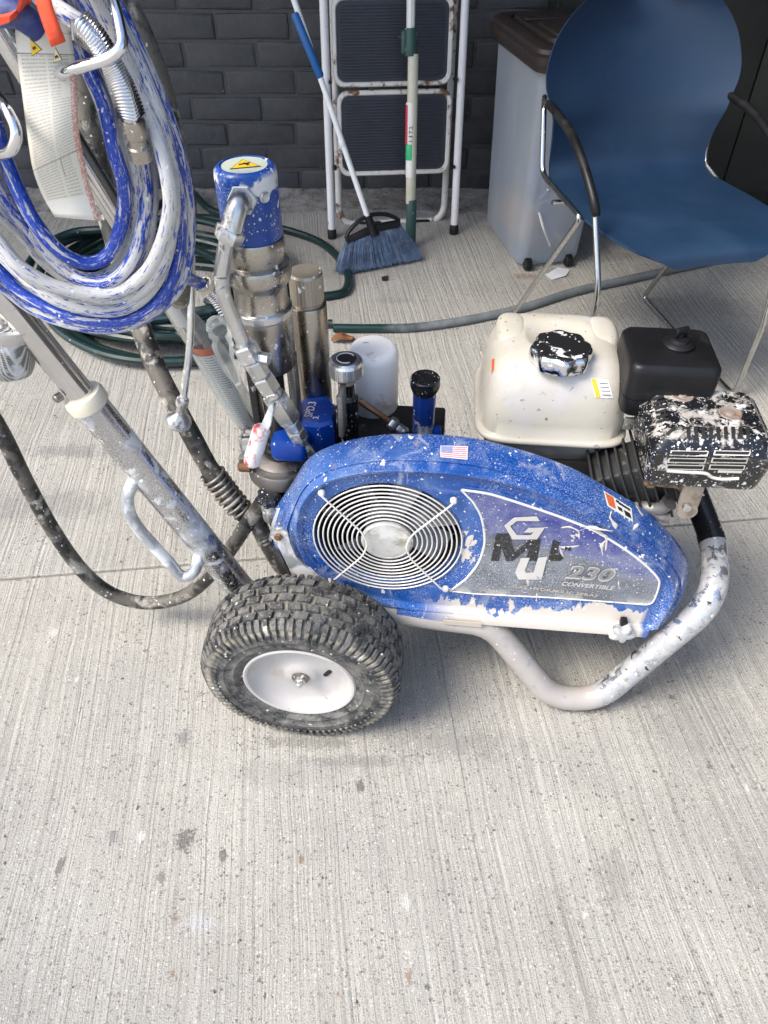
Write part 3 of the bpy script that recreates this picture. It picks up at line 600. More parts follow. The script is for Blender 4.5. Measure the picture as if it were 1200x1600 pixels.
aLp = crom([CP(932, 338, aL-.01), CP(927, 310, aL-.016), CP(912, 258, aL-.02), CP(893, 210, aL-.02), CP(868, 174, aL-.012), CP(857, 163, aL-.004)], 6)
MB().tube(aLp, [.0070]+[.0096]*(len(aLp)-2)+[.0070], 12).build('armrest', m_black, chair)
MB().tube(fillet([aLp[-1], CP(850, 158, aL), pL[0]], .01, 5), .0066, 12).build('arm_end', m_cchrome, chair)
pR = [CP(1121, 138, aR-.012), CP(1124, 146, aR), CQ(-.005, aR-.006, .445), CQ(.12, aR, .415), CP(1003, 470, aR), CP(1152, 606, aR), CP(1200, 490, aR), CP(1222, 330, aR+.01)]
pR[4][2] = .008; pR[5][2] = .008
MB().tube(fillet(pR, [.01, .03, .03, .03, .035, .06], 6), .0066, 12).build('side_frame', m_cchrome, chair)
aRp = crom([CP(1222, 330, aR+.01), CP(1222, 260, aR+.016), CP(1203, 212, aR+.02), CP(1178, 177, aR+.02), CP(1150, 155, aR+.014), CP(1137, 148, aR+.008)], 6)
MB().tube(aRp, [.0070]+[.0096]*(len(aRp)-2)+[.0070], 12).build('armrest', m_black, chair)
MB().tube(fillet([aRp[-1], CP(1126, 143, aR), pR[0]], .01, 5), .0066, 12).build('arm_end', m_cchrome, chair)
MB().tube([CQ(.10, aL, .416), CQ(.10, 0, .412), CQ(.10, aR, .414)], .006, 10).build('cross_rod', m_cchrome, chair)

# ---- hoses on the ground
m_green = paintmat('dark_green_hose', (.007, .024, .023), .30, 0, [((.05, .07, .07), 12, .6, .7)], [(CREAM, 140, .35, .06)], bump=.06)
def ghose():
    s = NT('grey_hose_green_end'); v_ = s.n('ShaderNodeSeparateXYZ', {'Vector': s.tc.outputs['UV']}).outputs[1]; vec = s.tc.outputs['Object']
    n_ = s.noise(vec, 22, 6, .65); f = s.ramp(s.math('ADD', v_, s.math('MULTIPLY', s.math('SUBTRACT', n_, .5), .25)), .12, .30)
    col = s.mix(f, (.010, .032, .030), s.mix(s.ramp(n_, .35, .7), (.13, .145, .15), (.21, .225, .23))); return s.fin(col, s.mixf(f, .32, .55), 0, .4)
m_ghose = ghose()
pts = []
rr = random.Random(5)
n_l = 11
for k in range(n_l):
    cx, cy = 268+rr.uniform(-30, 30), 466+rr.uniform(-16, 16); ax_, ay_ = 178+rr.uniform(-56, 24), 86+rr.uniform(-34, 16)
    for q in range(14):
        t = 2*math.pi*(q/14+.15)+.1*rr.uniform(-1, 1); lift = .013+.012*k*(.45+.4*math.sin(t*1+k*1.3)**2)
        P = PZ(cx+ax_*math.cos(t), cy+ay_*math.sin(t), 0); P[2] = lift; pts.append(P)
pts = pts[:-5]
for px, py, z in ((292, 318, .05), (335, 345, .035), (420, 360, .02), (500, 384, .013), (540, 425, .013), (541, 458, .013), (515, 468, .013), (470, 470, .016), (400, 478, .04), (330, 500, .06), (400, 512, .05), (470, 512, .015), (520, 512, .013)):
    P = PZ(px, py, 0); P[2] = z; pts.append(P)
tag(MB().tube(crom(pts, 7), .0128, 10).build('garden_hose', m_green), 'dark green garden hose coiled in a messy pile behind the sprayer', 'hose')
gp = [PZ(x, y, .0125) for x, y in ((521, 512.3), (570, 513), (640, 512), (700, 505), (760, 494), (820, 480), (900, 455), (980, 437), (1060, 419), (1130, 404), (1210, 386), (1330, 366), (1500, 356))]
tag(MB().tube(crom(gp, 6), .0124, 12).build('grey_hose', m_ghose), 'faded grey hose running across the concrete under the blue chair', 'hose')
# ---- litter
def flatbit(name, pts, z, col, lab, cat, th=.002, bend=.004):
    P = [PZ(x, y, 0)+K*(z+bend*(i % 2)) for i, (x, y) in enumerate(pts)]
    return tag(MB().ngon(P, K, th).build(name, paintmat(name+'_stuff', col, .8, 0, [], []), None, 0), lab, cat)
lf = MB(); L0, L1 = PZ(518, 533, .006), PZ(554, 528, .010); la = nrm(L1-L0); lb = nrm(np.cross(K, la)); Ln = np.linalg.norm(L1-L0); rgs = []
for t in np.linspace(0, 1, 9):
    w2 = .017*math.sin(math.pi*min(1, t*.9+.06))**.8; c = L0+la*Ln*t+K*.006*math.sin(t*5); rgs.append([c-lb*w2+K*.006, c-lb*w2*.5+K*.001, c, c+lb*w2*.5+K*.001, c+lb*w2+K*.008])
o = tag(lf.loft(rgs, closed=False).build('dry_leaf', paintmat('dry_leaf_stuff', (.22, .09, .035), .7, 0, [((.09, .04, .02), 60, .5, .6)], [])), 'dry brown leaf curled beside the white canister', 'leaf')
sm = o.modifiers.new('thickness', 'SOLIDIFY'); sm.thickness = .0008
flatbit('plastic_chip', [(596, 433), (606, 432), (607, 439), (597, 440)], .001, (.012, .012, .012), 'small black plastic chip below the broom bristles', 'litter')
flatbit('paper_scrap', [(852, 430), (872, 420), (890, 422), (884, 433), (862, 438)], .002, (.62, .64, .66), 'torn white paper scrap at the foot of the bin', 'litter', .0008)
pe = MB()
for i in range(260):
    x = rr.uniform(-1.1, 1.3); y = rr.uniform(.28, 2.6); r_ = rr.choice([.0008, .0011, .0014, .002, .0028]); c = np.array([x, y, r_*.4])
    pe.add([c+np.array([r_*rr.uniform(.6, 1.3), 0, 0]), c+np.array([0, r_*rr.uniform(.6, 1.3), 0]), c-np.array([r_*rr.uniform(.6, 1.3), 0, 0]), c-np.array([0, r_*rr.uniform(.6, 1.3), 0]), c+K*r_*.7, c-K*r_*.5], [(0, 1, 4), (1, 2, 4), (2, 3, 4), (3, 0, 4), (1, 0, 5), (2, 1, 5), (3, 2, 5), (0, 3, 5)])
pe.build('grit', paintmat('grit_stuff', (.12, .09, .06), .9, 0, [((.3, .27, .22), 300, .5, .6)], []), None, 0, 'stuff')

# ================================================================== PAINT SPRAYER
SP = thing('paint_sprayer', M(0, .2, 0), 'blue wheeled paint sprayer with cream fuel tank, splattered with dried paint', 'paint sprayer')
AX = (U, V, K)
def part(mb, name, mat, parent=None, smooth=35, kind=None): return mb.build(name, mat, parent or SP, smooth, kind)
# ---- belt guard
FC = np.array([-.1955, .351])             # fan centre in (s, z)
GV = .055
backpx = [(430, 860), (428.5, 801.7), (438, 782), (454, 759), (476.7, 722.3), (505, 702.5), (550, 688), (607, 680), (675, 680), (737, 685.5), (788, 697), (845, 714), (902, 736.5), (958, 768), (1009, 799), (1049, 836), (1072, 870), (1076, 892), (1068, 926)]
frontpx = [(462.5, 824), (471, 790), (494, 762), (533, 745), (590, 736.5), (658, 736.5), (726, 742), (788, 753.5), (851, 773), (907, 799), (964, 830), (1015, 867), (1046, 900), (1054, 921), (1048, 945), (1030, 975), (1018, 984), (945, 979), (820, 968), (700, 957), (640, 952), (579, 940), (525, 917), (487, 887), (467, 853)]
back2 = [SZ(PM(x, y, GV)) for x, y in backpx]; front2 = [SZ(PM(x, y, 0)) for x, y in frontpx]
low = front2[15:]                          # right foot, bottom edge and lower left: shared by both rings
back2 = back2 + [(.246, .165), (.2245, .180)] + low[2:-2] + [(-.338, .275)]
def dense(poly, n=6): return crom([(a, b, 0) for a, b in poly], n, True)
def radial(poly, ang):
    dx, dz = math.cos(ang), math.sin(ang); best = 0
    for i in range(len(poly)):
        x1, z1 = poly[i][0]-FC[0], poly[i][1]-FC[1]; j = (i+1) % len(poly); x2, z2 = poly[j][0]-FC[0], poly[j][1]-FC[1]
        ex, ez = x2-x1, z2-z1; den = dx*ez-dz*ex
        if abs(den) < 1e-12: continue
        t = (x1*ez-z1*ex)/den; s_ = (x1*dz-z1*dx)/den
        if t > 0 and -1e-6 <= s_ <= 1+1e-6: best = max(best, t)
    return best
NA = 220; angs = []
bd_, fd_ = dense(back2, 4), dense(front2, 4)
# angles spaced by arc along the outline so that the long right end is sampled too
allp = dense(back2, 14); aa = sorted(math.atan2(p[1]-FC[1], p[0]-FC[0]) for p in allp)
angs = aa[::max(1, len(aa)//NA)]
rb = np.array([radial(bd_, a) for a in angs]); rf = np.array([radial(fd_, a) for a in angs]); rb = np.maximum(rb, rf+.0005)
ca, sa = np.cos(angs), np.sin(angs); FR = .1075
def gring(rad, v): return [M(FC[0]+c*r, v, FC[1]+s_*r) for c, s_, r in zip(ca, sa, rad)]
def gmix(t): return rb*(1-t)+rf*t
off = (rb-rf)
g = MB()
rings = [gring(gmix(.25)*.97, GV+.004), gring(gmix(0)-.001, GV+.003), gring(gmix(0), GV)]
for t, v in ((.10, .044), (.25, .033), (.40, .0235), (.50, .0180), (.56, .0150), (.60, .0135), (.63, .0150), (.67, .0158), (.71, .0140), (.77, .0085), (.84, .0060), (.90, .0028), (.95, .0002), (1.0, -.0010)): rings.append(gring(gmix(t), v))
rings += [gring(rf-.0035, -.0002), gring(rf-.0060, .0040), gring(rf-.0085, .0072), gring(rf-.0105, .0075)]
inner = np.maximum(FR+.012, (rf-.0105)*.6+.4*FR); rings += [gring(np.minimum(inner, rf-.012), .0075), gring(np.full(len(angs), FR+.004), .0075), gring(np.full(len(angs), FR), .0090), gring(np.full(len(angs), FR), .03)]
g.loft(rings)
def guardmat():
    s = NT('blue_guard_splattered'); vec = s.tc.outputs['Object']
    z = s.n('ShaderNodeSeparateXYZ', {'Vector': vec}).outputs[2]; xx = s.n('ShaderNodeSeparateXYZ', {'Vector': vec}).outputs[0]
    col = s.mix(s.noise(vec, 9, 5), (.001, .036, .20), (.002, .085, .36)); rg = .34
    mist = s.math('MULTIPLY', s.ramp(s.noise(vec, 520, 2, .75), .50, .62), s.ramp(s.noise(vec, 7, 6, .65, .5), .42, .64))
    scuff = s.ramp(s.noise(s.mapping(vec, (1, 1, 1.4)), 14, 9, .68, .6), .53, .66)
    col = s.mix(s.math('MULTIPLY', scuff, .50), col, (.28, .35, .48)); col = s.mix(s.math('MULTIPLY', mist, .62), col, (.55, .59, .66))
    nearf = s.n('ShaderNodeVectorMath', {0: s.n('ShaderNodeNewGeometry').outputs['Position'], 1: tuple(PM(738, 860, .007))}, operation='DISTANCE').outputs['Value']; pat = s.ramp(s.math('ADD', s.noise(s.mapping(vec, (1.3, 1, .75)), 22, 7, .58, .5), s.math('MULTIPLY', s.ramp(nearf, .075, .015), .22)), .675, .688); spread = s.ramp(s.noise(vec, 6, 5, .6), .36, .64)
    sm1 = s.math('MULTIPLY', s.ramp(s.noise(s.mapping(vec, (1, 1, .45)), 30, 8, .66, .8), .55, .60), s.ramp(s.noise(vec, 8, 5, .6), .46, .60)); col = s.mix(s.math('MULTIPLY', sm1, .62), col, (.42, .44, .48))
    ch = s.ramp(s.noise(vec, 5, 7, .65, .5), .46, .66); col = s.mix(s.math('MULTIPLY', ch, .32), col, (.20, .32, .56))
    # beige paint that ran along the lower edge: a drip edge broken up in narrow tongues
    tong = s.math('ADD', s.math('MULTIPLY', s.noise(s.mapping(vec, (60, 60, 3)), 1.0, 3, .6), .085), s.math('MULTIPLY', s.noise(vec, 11, 5), .10))
    run = s.math('SUBTRACT', s.math('ADD', tong, .1345), z); run = s.math('MULTIPLY', s.ramp(run, 0, .003), s.math('MULTIPLY', s.ramp(xx, .185, .178), s.ramp(xx, -.16, -.10)))
    f = s.math('MAXIMUM', pat, run)
    col = s.mix(f, col, (.56, .51, .45))
    brown = s.ramp(s.noise(vec, 26, 6, .6), .66, .72); col = s.mix(s.math('MULTIPLY', brown, .45), col, (.33, .24, .20))
    d1, d2, d3 = s.dots(vec, 80, .40, .14), s.dots(vec, 230, .46, .24), s.dots(vec, 560, .5, .26)
    d = s.math('MAXIMUM', d1, s.math('MAXIMUM', s.math('MULTIPLY', d2, s.ramp(spread, .1, .5)), s.math('MULTIPLY', d3, spread))); col = s.mix(d, col, (.76, .75, .72))
    h = s.math('ADD', s.math('MULTIPLY', s.math('MAXIMUM', f, d), 1.0), s.math('MULTIPLY', scuff, .15)); s.bump(h, .45, .002)
    return s.fin(col, s.mixf(s.math('MAXIMUM', f, s.math('MULTIPLY', s.math('MAXIMUM', mist, scuff), .6)), .17, .48), 0, .6)
m_guard = guardmat()
guard = part(g, 'belt_guard', m_guard, smooth=50)
lipL, lipR = SZ(PM(640, 957, 0)), SZ(PM(1012, 986, 0))
def lipP(s_, dz=0, v=-.0035):
    t = (s_-lipL[0])/(lipR[0]-lipL[0]); return M(s_, v, lipL[1]+(lipR[1]-lipL[1])*t+dz)
lp = MB(); ls_ = np.linspace(lipL[0]-.02, lipR[0], 12)
lp.loft([[lipP(s_, .006, .002), lipP(s_, .006, -.0025), lipP(s_, .003, -.0045), lipP(s_, -.011, -.0045), lipP(s_, -.011, -.002), lipP(s_, -.002, .03), lipP(s_, .006, .03)] for s_ in ls_], cap=True)
part(lp, 'bottom_lip', m_guard, guard)
# fan behind the grille
fan = part(MB().lathe(M(FC[0], .046, FC[1]), -V, [(.0345, -.012), (.0345, .012), (.031, .020), (.010, .022)], 40), 'fan', m_fan)
for k in range(7):
    a = 2*math.pi*k/7+.35; b_ = MB(); rr_ = []
    for r in (.030, .05, .075, .099):
        w0 = .008+.14*r; tw = .013
        rr_.append([M(FC[0]+r*math.cos(a)-math.sin(a)*w0*q, .046+tw*q, FC[1]+r*math.sin(a)+math.cos(a)*w0*q) for q in (-1, -.3, .3, 1)])
    part(b_.loft(rr_, closed=False), 'blade', m_fan, fan, 60)
part(MB().lathe(M(FC[0], .030, FC[1]), V, [(.1095, -.0), (.1095, .052), (.0, .053)], 48, cap=False), 'fan_well', m_dark)
# grille
gr_c = M(FC[0], .0015, FC[1])
hubp = part(MB().lathe(gr_c+V*.004, -V, [(.0375, -.002), (.0375, .002), (.034, .0035), (.0335, .0028), (.0, .0030)], 48), 'fan_grille', paintmat('grimy_hub_plate', (.46, .45, .42), .55, .1, [((.30, .27, .21), 40, .5, .6), ((.60, .59, .55), 26, .5, .62)], []))
for k in range(10):
    r = .0435+(.1065-.0435)*k/9
    part(MB().tube([gr_c+V*.0035+U*r*math.cos(t)+K*r*math.sin(t) for t in np.linspace(0, 2*math.pi, 64, endpoint=False)], .00118, 8, closed=True), 'ring', m_grill, hubp)
for sg in (-1, 1):
    P = [M(FC[0]+sg*.0885, -.004, FC[1]+.0895), M(FC[0]+sg*.0885, -.004, FC[1]+.0895), M(FC[0]+sg*.080, -.005, FC[1]+.080), M(FC[0]+sg*.034, -.005, FC[1]+.024), M(FC[0]+sg*.0275, -.005, FC[1]), M(FC[0]+sg*.034, -.005, FC[1]-.024), M(FC[0]+sg*.080, -.005, FC[1]-.084), M(FC[0]+sg*.0885, -.004, FC[1]-.0925)]
    part(MB().tube(fillet(P[1:], [.006, .018, .008, .018, .006], 6), .0014, 8), 'spoke_wire', m_grill, hubp)
    for zz in (.0905, -.0935):
        part(MB().lathe(M(FC[0]+sg*.089, -.0005, FC[1]+zz), -V, [(.0048, -.004), (.0048, .0005), (.0036, .0022), (.0015, .0028)], 16), 'screw', m_grill, hubp)
# decal panel
def C2(x, y, v): return PM(740+x/3.3333, 680+y/3.3333, v)      # from the 3.33x enlargement of the guard's right half
def C1(x, y, v): return PM(420+x/3.5294, 670+y/3.5294, v)
dec = [(1060, 358)]; decal_edge = [C1(1062, 356, 0)]
top_edge = [C2(70, 322, 0), C2(170, 350, 0), C2(300, 392, 0), C2(430, 436, 0), C2(540, 478, 0), C2(640, 520, 0), C2(740, 580, 0), C2(830, 640, 0), C2(910, 705, 0), C2(965, 765, 0), C2(970, 800, 0), C2(955, 850, 0), C2(935, 888, 0), C2(905, 900, 0)]
bot_edge = [C2(700, 884, 0), C2(400, 862, 0), C2(150, 850, 0), C2(0, 842, 0), C1(1000, 912, 0)]
arc_edge = [C1(1085, 850, 0), C1(1150, 770, 0), C1(1185, 680, 0), C1(1190, 600, 0), C1(1170, 500, 0), C1(1125, 420, 0)]
edge = crom(decal_edge+top_edge, 4)+bot_edge+crom(arc_edge, 4)
part(MB().tube([p+V*.0070 for p in edge]+[edge[0]+V*.0070], .0019, 8), 'border_bead', m_grill, guard)
e2 = [p+V*.0070 for p in crom([q+(U*.004+K*.006) for q in ([decal_edge[0]]+top_edge[:12])], 4)]
part(MB().tube(e2, .0012, 8), 'border_bead', m_guard, guard)
def decalmat():
    s = NT('dusty_decal'); vec = s.tc.outputs['Object']; sep = s.n('ShaderNodeSeparateXYZ', {'Vector': vec})
    zz = s.math('ADD', sep.outputs[2], s.math('ADD', s.math('MULTIPLY', sep.outputs[0], .33), s.math('MULTIPLY', s.noise(vec, 22, 6, .6), .05)))
    up_ = s.ramp(zz, .375, .392)
    col = s.mix(up_, s.mix(s.ramp(s.noise(vec, 10, 4), .35, .65), (.045, .050, .060), (.13, .14, .16)), s.mix(s.ramp(s.noise(vec, 12, 7, .65), .35, .65), (.010, .016, .20), (.06, .07, .22)))
    ms_ = s.math('MULTIPLY', s.ramp(s.noise(vec, 640, 2, .75), .46, .60), s.mixf(up_, s.ramp(s.noise(vec, 7, 5), .30, .60), s.ramp(s.noise(vec, 12, 6, .65), .42, .64)))
    col = s.mix(s.math('MULTIPLY', ms_, .70), col, (.46, .48, .50)); col = s.mix(s.math('MULTIPLY', s.ramp(s.noise(vec, 8, 7, .65, .4), .40, .62), .45), col, (.33, .35, .40)); col = s.mix(s.math('MULTIPLY', s.ramp(s.noise(s.mapping(vec, (1, 1, 1.6)), 12, 9, .7), .48, .66), .45), col, (.30, .32, .36))
    pat = s.ramp(s.noise(vec, 24, 6, .55, .8), .665, .68); low_ = s.math('MULTIPLY', s.ramp(sep.outputs[2], .262, .235), s.ramp(s.noise(vec, 18, 5, .6, .6), .54, .57))
    f = s.math('MAXIMUM', pat, low_); col = s.mix(f, col, (.56, .52, .46)); dd_ = s.math('MAXIMUM', s.dots(vec, 110, .4, .12), s.dots(vec, 380, .5, .35)); col = s.mix(dd_, col, (.70, .69, .67))
    s.bump(s.math('MAXIMUM', f, dd_), .4, .0018); return s.fin(col, .5, 0, .4)
m_decal = decalmat()
panel_poly = crom(decal_edge+top_edge, 3)+bot_edge+arc_edge
pan = part(MB().ngon([p+V*.0060 for p in panel_poly], -V), 'decal_panel', m_decal, guard, 0)
tv = .0054
m_inkd = paintmat('black_print_dusted', (.014, .014, .016), .5, 0, [], [(WHITE, 420, .5, .35)], mist=((.5, .5, .5), .5), bump=0)
m_inkw = paintmat('beige_print_worn', (.54, .515, .475), .55, 0, [((.2, .22, .28), 40, .61, .68)], [], bump=.1)
def poly2(pts, name, mat, v=tv): return part(MB().ngon([C2(x, y, v) for x, y in pts], -V, .0004), name, mat, pan, 0)
poly2([(330, 424), (210, 430), (160, 472), (203, 543), (330, 543), (371, 482), (286, 484), (262, 508), (312, 506), (298, 522), (226, 522), (190, 474), (226, 447), (345, 448)], 'emblem', m_inkw, tv-.0012)
poly2([(90, 655), (118, 512), (186, 512), (214, 612), (298, 540), (352, 540), (330, 655), (272, 655), (288, 590), (205, 655), (168, 655), (146, 585), (132, 655)], 'lettering', m_inkd)
poly2([(388, 655), (414, 545), (452, 560), (436, 600), (470, 640), (450, 655)], 'lettering', m_inkd)
poly2([(246, 642), (216, 716), (234, 752), (354, 752), (384, 634), (336, 640), (312, 716), (276, 718), (266, 706), (292, 640)], 'lettering', m_inkw, tv-.0012)
bl = nrm(C2(900, 760, 0)-C2(200, 700, 0)); bl = nrm(U*1+K*-.035); bup = nrm(K+U*.0)
text('230', C2(478, 742, tv-.0010), .039, bl, bup, m_inkw, pan, bold=.035, shear=.18, sx=1.12)
text('230', C2(484, 738, tv-.0016), .034, bl, bup, m_greyink, pan, bold=.01, shear=.18, sx=1.24)
text('CONVERTIBLE', C2(452, 782, tv-.0010), .0125, bl, bup, m_inkw, pan, bold=.02, shear=.25, sx=.96)
text('GAS HYDRAULIC SPRAY', C2(200, 792, tv-.0010), .0085, nrm(U-K*.075), bup, m_tanink, pan, bold=.012, sx=1.42)
text('M', C2(470, 600, tv-.0010), .012, bl, bup, m_inkd, pan, bold=.02)
# thick drips on the panel
rr = random.Random(21)
m_drip = paintmat('beige_dried_paint', (.58, .53, .47), .45, 0, [], [], var=.06, bump=.05)
for pl_ in ([(455, 482), (500, 478), (545, 500), (550, 540)], [(545, 500), (600, 480), (650, 490), (720, 500)], [(650, 500), (690, 530), (688, 600)], [(720, 395), (712, 430), (740, 478), (720, 500)], [(858, 462), (832, 492)], [(425, 575), (480, 585), (550, 575)], [(448, 585), (468, 640)], [(755, 760), (757, 795)], [(330, 820), (328, 866)], [(280, 740), (285, 785)], [(690, 545), (668, 575), (672, 628)]):
    P = crom([C2(x, y, .0062 if not (y < 520 and x > 640) else .002) for x, y in pl_], 6); n_ = len(P); dm = MB(); rg_ = []; ph = rr.uniform(0, 6)
    for i in range(n_):
        t_ = nrm(P[min(i+1, n_-1)]-P[max(i-1, 0)]); sd = nrm(np.cross(V, t_)); e_ = min(1, .25+1.6*min(i, n_-1-i)/n_)
        w_ = (.0026+.0012*math.sin(i*.37+ph)+.0006*math.sin(i*1.3))*e_; h_ = .0013*e_
        rg_.append([P[i]-sd*w_+V*.0006, P[i]-sd*w_*.7-V*h_*.6, P[i]-V*h_, P[i]+sd*w_*.7-V*h_*.6, P[i]+sd*w_+V*.0006])
    part(dm.loft(rg_, closed=False), 'paint_drip', m_drip, guard, 80)
# lifting onto the real surface for stickers on the curved flange
deps = None
def surf(obj):
    me = obj.data; o = np.array(obj['_org']); vs = [Vector(v.co)+Vector(o) for v in me.vertices]; return BVHTree.FromPolygons(vs, [tuple(p.vertices) for p in me.polygons])
gb = surf(guard)
def hit(b, x, y, lift=.0012):
    d = Vector(ray(x, y)).normalized(); h = b.ray_cast(Vector(CAM), d)
    if h[0] is None: return None
    n = h[1] if h[1].dot(d) < 0 else -h[1]
    return np.array(h[0]+n*lift)
def sticker(b, quad, name, mat, parent, nx=10, ny=6, lift=.0012):
    A, B, C_, D = [np.array(q, float) for q in quad]; vs, fs, uv = [], [], []
    for j in range(ny+1):
        for i in range(nx+1):
            a, c = i/nx, j/ny; p = (A*(1-a)+B*a)*(1-c)+(D*(1-a)+C_*a)*c; q = hit(b, p[0], p[1], lift)
            if q is None: return None
            vs.append(q)
    for j in range(ny):
        for i in range(nx):
            fs.append((j*(nx+1)+i, j*(nx+1)+i+1, (j+1)*(nx+1)+i+1, (j+1)*(nx+1)+i)); uv.append(((i/nx, 1-j/ny), ((i+1)/nx, 1-j/ny), ((i+1)/nx, 1-(j+1)/ny), (i/nx, 1-(j+1)/ny)))
    return part(MB().add(vs, fs, uv), name, mat, parent, 60)
def flagmat():
    s = NT('flag_print'); uv = s.n('ShaderNodeSeparateXYZ', {'Vector': s.tc.outputs['UV']}); u_, v_ = uv.outputs[0], uv.outputs[1]
    st = s.math('GREATER_THAN', s.math('FRACT', s.math('MULTIPLY', v_, 6.5)), .5)
    col = s.mix(st, (.62, .60, .60), (.50, .20, .22)); can = s.math('MULTIPLY', s.math('LESS_THAN', u_, .44), s.math('GREATER_THAN', v_, .46))
    vv = s.n('ShaderNodeTexVoronoi', {'Vector': s.mapping(s.tc.outputs['UV'], (16, 12, 1)), 'Randomness': .0}).outputs['Distance']
    col = s.mix(can, col, s.mix(s.ramp(vv, .30, .22), (.16, .20, .42), (.6, .6, .62)))
    ed = s.math('MAXIMUM', s.math('GREATER_THAN', s.math('ABSOLUTE', s.math('SUBTRACT', u_, .5)), .475), s.math('GREATER_THAN', s.math('ABSOLUTE', s.math('SUBTRACT', v_, .5)), .46)); col = s.mix(ed, col, (.72, .70, .68))
    col = s.mix(s.math('MULTIPLY', s.dots(s.tc.outputs['Object'], 500, .5, .3), .8), col, (.7, .7, .7)); return s.fin(col, .4)
sticker(gb, [(688, 697), (731, 698), (730, 719), (688, 715)], 'flag_sticker', flagmat(), guard)
ws = sticker(gb, [(942, 767), (986, 795), (988, 816), (948, 791)], 'warning_sticker', m_paper, guard, lift=.0012)
sticker(gb, [(944, 770), (957, 778), (961, 796), (950, 790)], 'orange_field', paintmat('orange_sticker', (.60, .13, .035), .5, 0, [((.5, .4, .3), 60, .6, .7)], []), ws or guard, 4, 4, .0017)
for q in ([(964, 784), (983, 796), (983.5, 799.5), (965, 788)], [(963, 791), (970, 795), (972, 801), (965, 797)], [(973, 797), (983, 803), (985, 811), (976, 806)], [(961, 781), (966, 784), (966, 787), (961, 785)]):
    sticker(gb, q, 'pictogram', m_ink, ws or guard, 3, 3, .0018)

# galvanised bracket at the guard's left end
m_galv = paintmat('galvanised_plate', (.42, .43, .43), .5, .6, [((.62, .61, .59), 22, .5, .62)], [(WHITE, 260, .5, .3)], mist=(WHITE, .4))
brp = [(423, 838), (424, 832), (430, 826), (441, 826), (449, 833), (453, 848), (462, 870), (480, 888), (505, 905), (535, 922), (530, 930), (470, 930), (452, 890), (437, 858)]
br = part(MB().ngon([PM(x, y, -.006) for x, y in brp], -V, .003), 'bracket', m_galv, None, 0)
sc_ = PM(435, 838, -.007); part(MB().hexnut(sc_, -V, .0062, .004).lathe(sc_, -V, [(.003, 0), (.003, .006)], 10), 'bolt', m_brass, br)
part(MB().ngon([PM(x, y, .012) for x, y in [(426, 856), (436, 862), (449, 888), (459, 908), (456, 912), (440, 898), (428, 874)]], -V, .004), 'skirt_plate', m_grimy, None, 0)
part(MB().ngon([PM(x, y, .02) for x, y in [(433, 796), (437, 796), (428, 826), (424, 846), (420, 844), (424, 820)]], -V, .003), 'side_plate', m_galv, None, 0)
# star knob under the guard
kp = PM(972, 990, -.012)
kn = part(MB().lathe(kp+V*.018, -V, [(.007, -.012), (.007, .006), (.011, .008), (.0165, .011), (.0165, .021), (.012, .025), (.006, .026)], 40, lambda t, i: 1+.24*math.cos(5*t+.6) if i > 2 else 1), 'star_knob', paintmat('grey_knob', (.40, .40, .40), .5, 0, [((.55, .54, .52), 30, .56, .66), ((.1, .1, .1), 50, .60, .66)], []), guard)
part(MB().box(kp+V*.010+K*.016, .005, .006, .007, AX, .002), 'latch_tab', m_black, guard)

# ---- cart frame
PFv = .012
def PFm(x, y, v=PFv): return PM(x, y, v)
rail = [M(-.33, PFv, .205), PFm(640, 967), PFm(745, 974), PFm(772, 985), PFm(850, 1072)]
foot = PZ(893, 1083, .024); rail[-1] = PFm(842, 1066)
R0 = .0205
fz = PFm(893, 1076); 
backp = PP(1086, 772, M(0, .20, 0), V)
full_ = fillet([rail[0], PFm(690, 966), PFm(765, 974), PZ(862, 1090, .0215), PZ(934, 1092, .0215), PFm(1118, 938, .02), PFm(1116, 850, .12), backp], [.03, .05, .055, .055, .08, .03], 10)
kx_ = int(np.argmax([p[2] < .05 for p in full_]))+16
pathw = full_[:kx_+1]; pathc = full_[kx_:]
part(MB().tube(pathw, R0, 20), 'frame_tube', m_framew)
cl_ = np.cumsum([0]+[np.linalg.norm(pathc[i+1]-pathc[i]) for i in range(len(pathc)-1)]); cut = int(np.argmax(cl_ > cl_[-1]*.80))
part(MB().tube(pathc[:cut+1], R0, 20), 'frame_tube', m_framec)
part(MB().tube(pathc[cut:]+[backp+(backp-pathc[-2])*.6], R0*.98, 20), 'frame_tube', m_frameb)
part(MB().lathe(pathc[cut]-nrm(pathc[cut+1]-pathc[cut])*.004, nrm(pathc[cut+1]-pathc[cut]), [(R0+.0004, 0), (R0+.0006, .012), (R0+.0002, .0125)], 20), 'tape_band', m_frameb)
eb_ = backp+(backp-pathc[-2])*.6
part(MB().tube(fillet([M(-.36, .335, .205), M(.20, .335, .205), eb_+V*.03-K*.01, eb_-V*.01], [.05, .05], 8), R0*.97, 14), 'frame_tube', m_frameb)
part(MB().tube([M(-.315, -.03, .152), M(-.315, .48, .152)], .010, 12), 'axle', m_grimy)
for s_ in (-.30, -.02, .2): part(MB().tube([M(s_, PFv, .205), M(s_, .335, .205)], .016, 12), 'cross_tube', m_frameb)
part(MB().box(M(-.02, .19, .232), .24, .12, .004, AX), 'deck_plate', m_frameb)
part(MB().box(PM(722, 975, -.010)+V*.001, .030, .0006, .005, (nrm(U-K*.03), V, K)), 'serial_sticker', m_tanink)

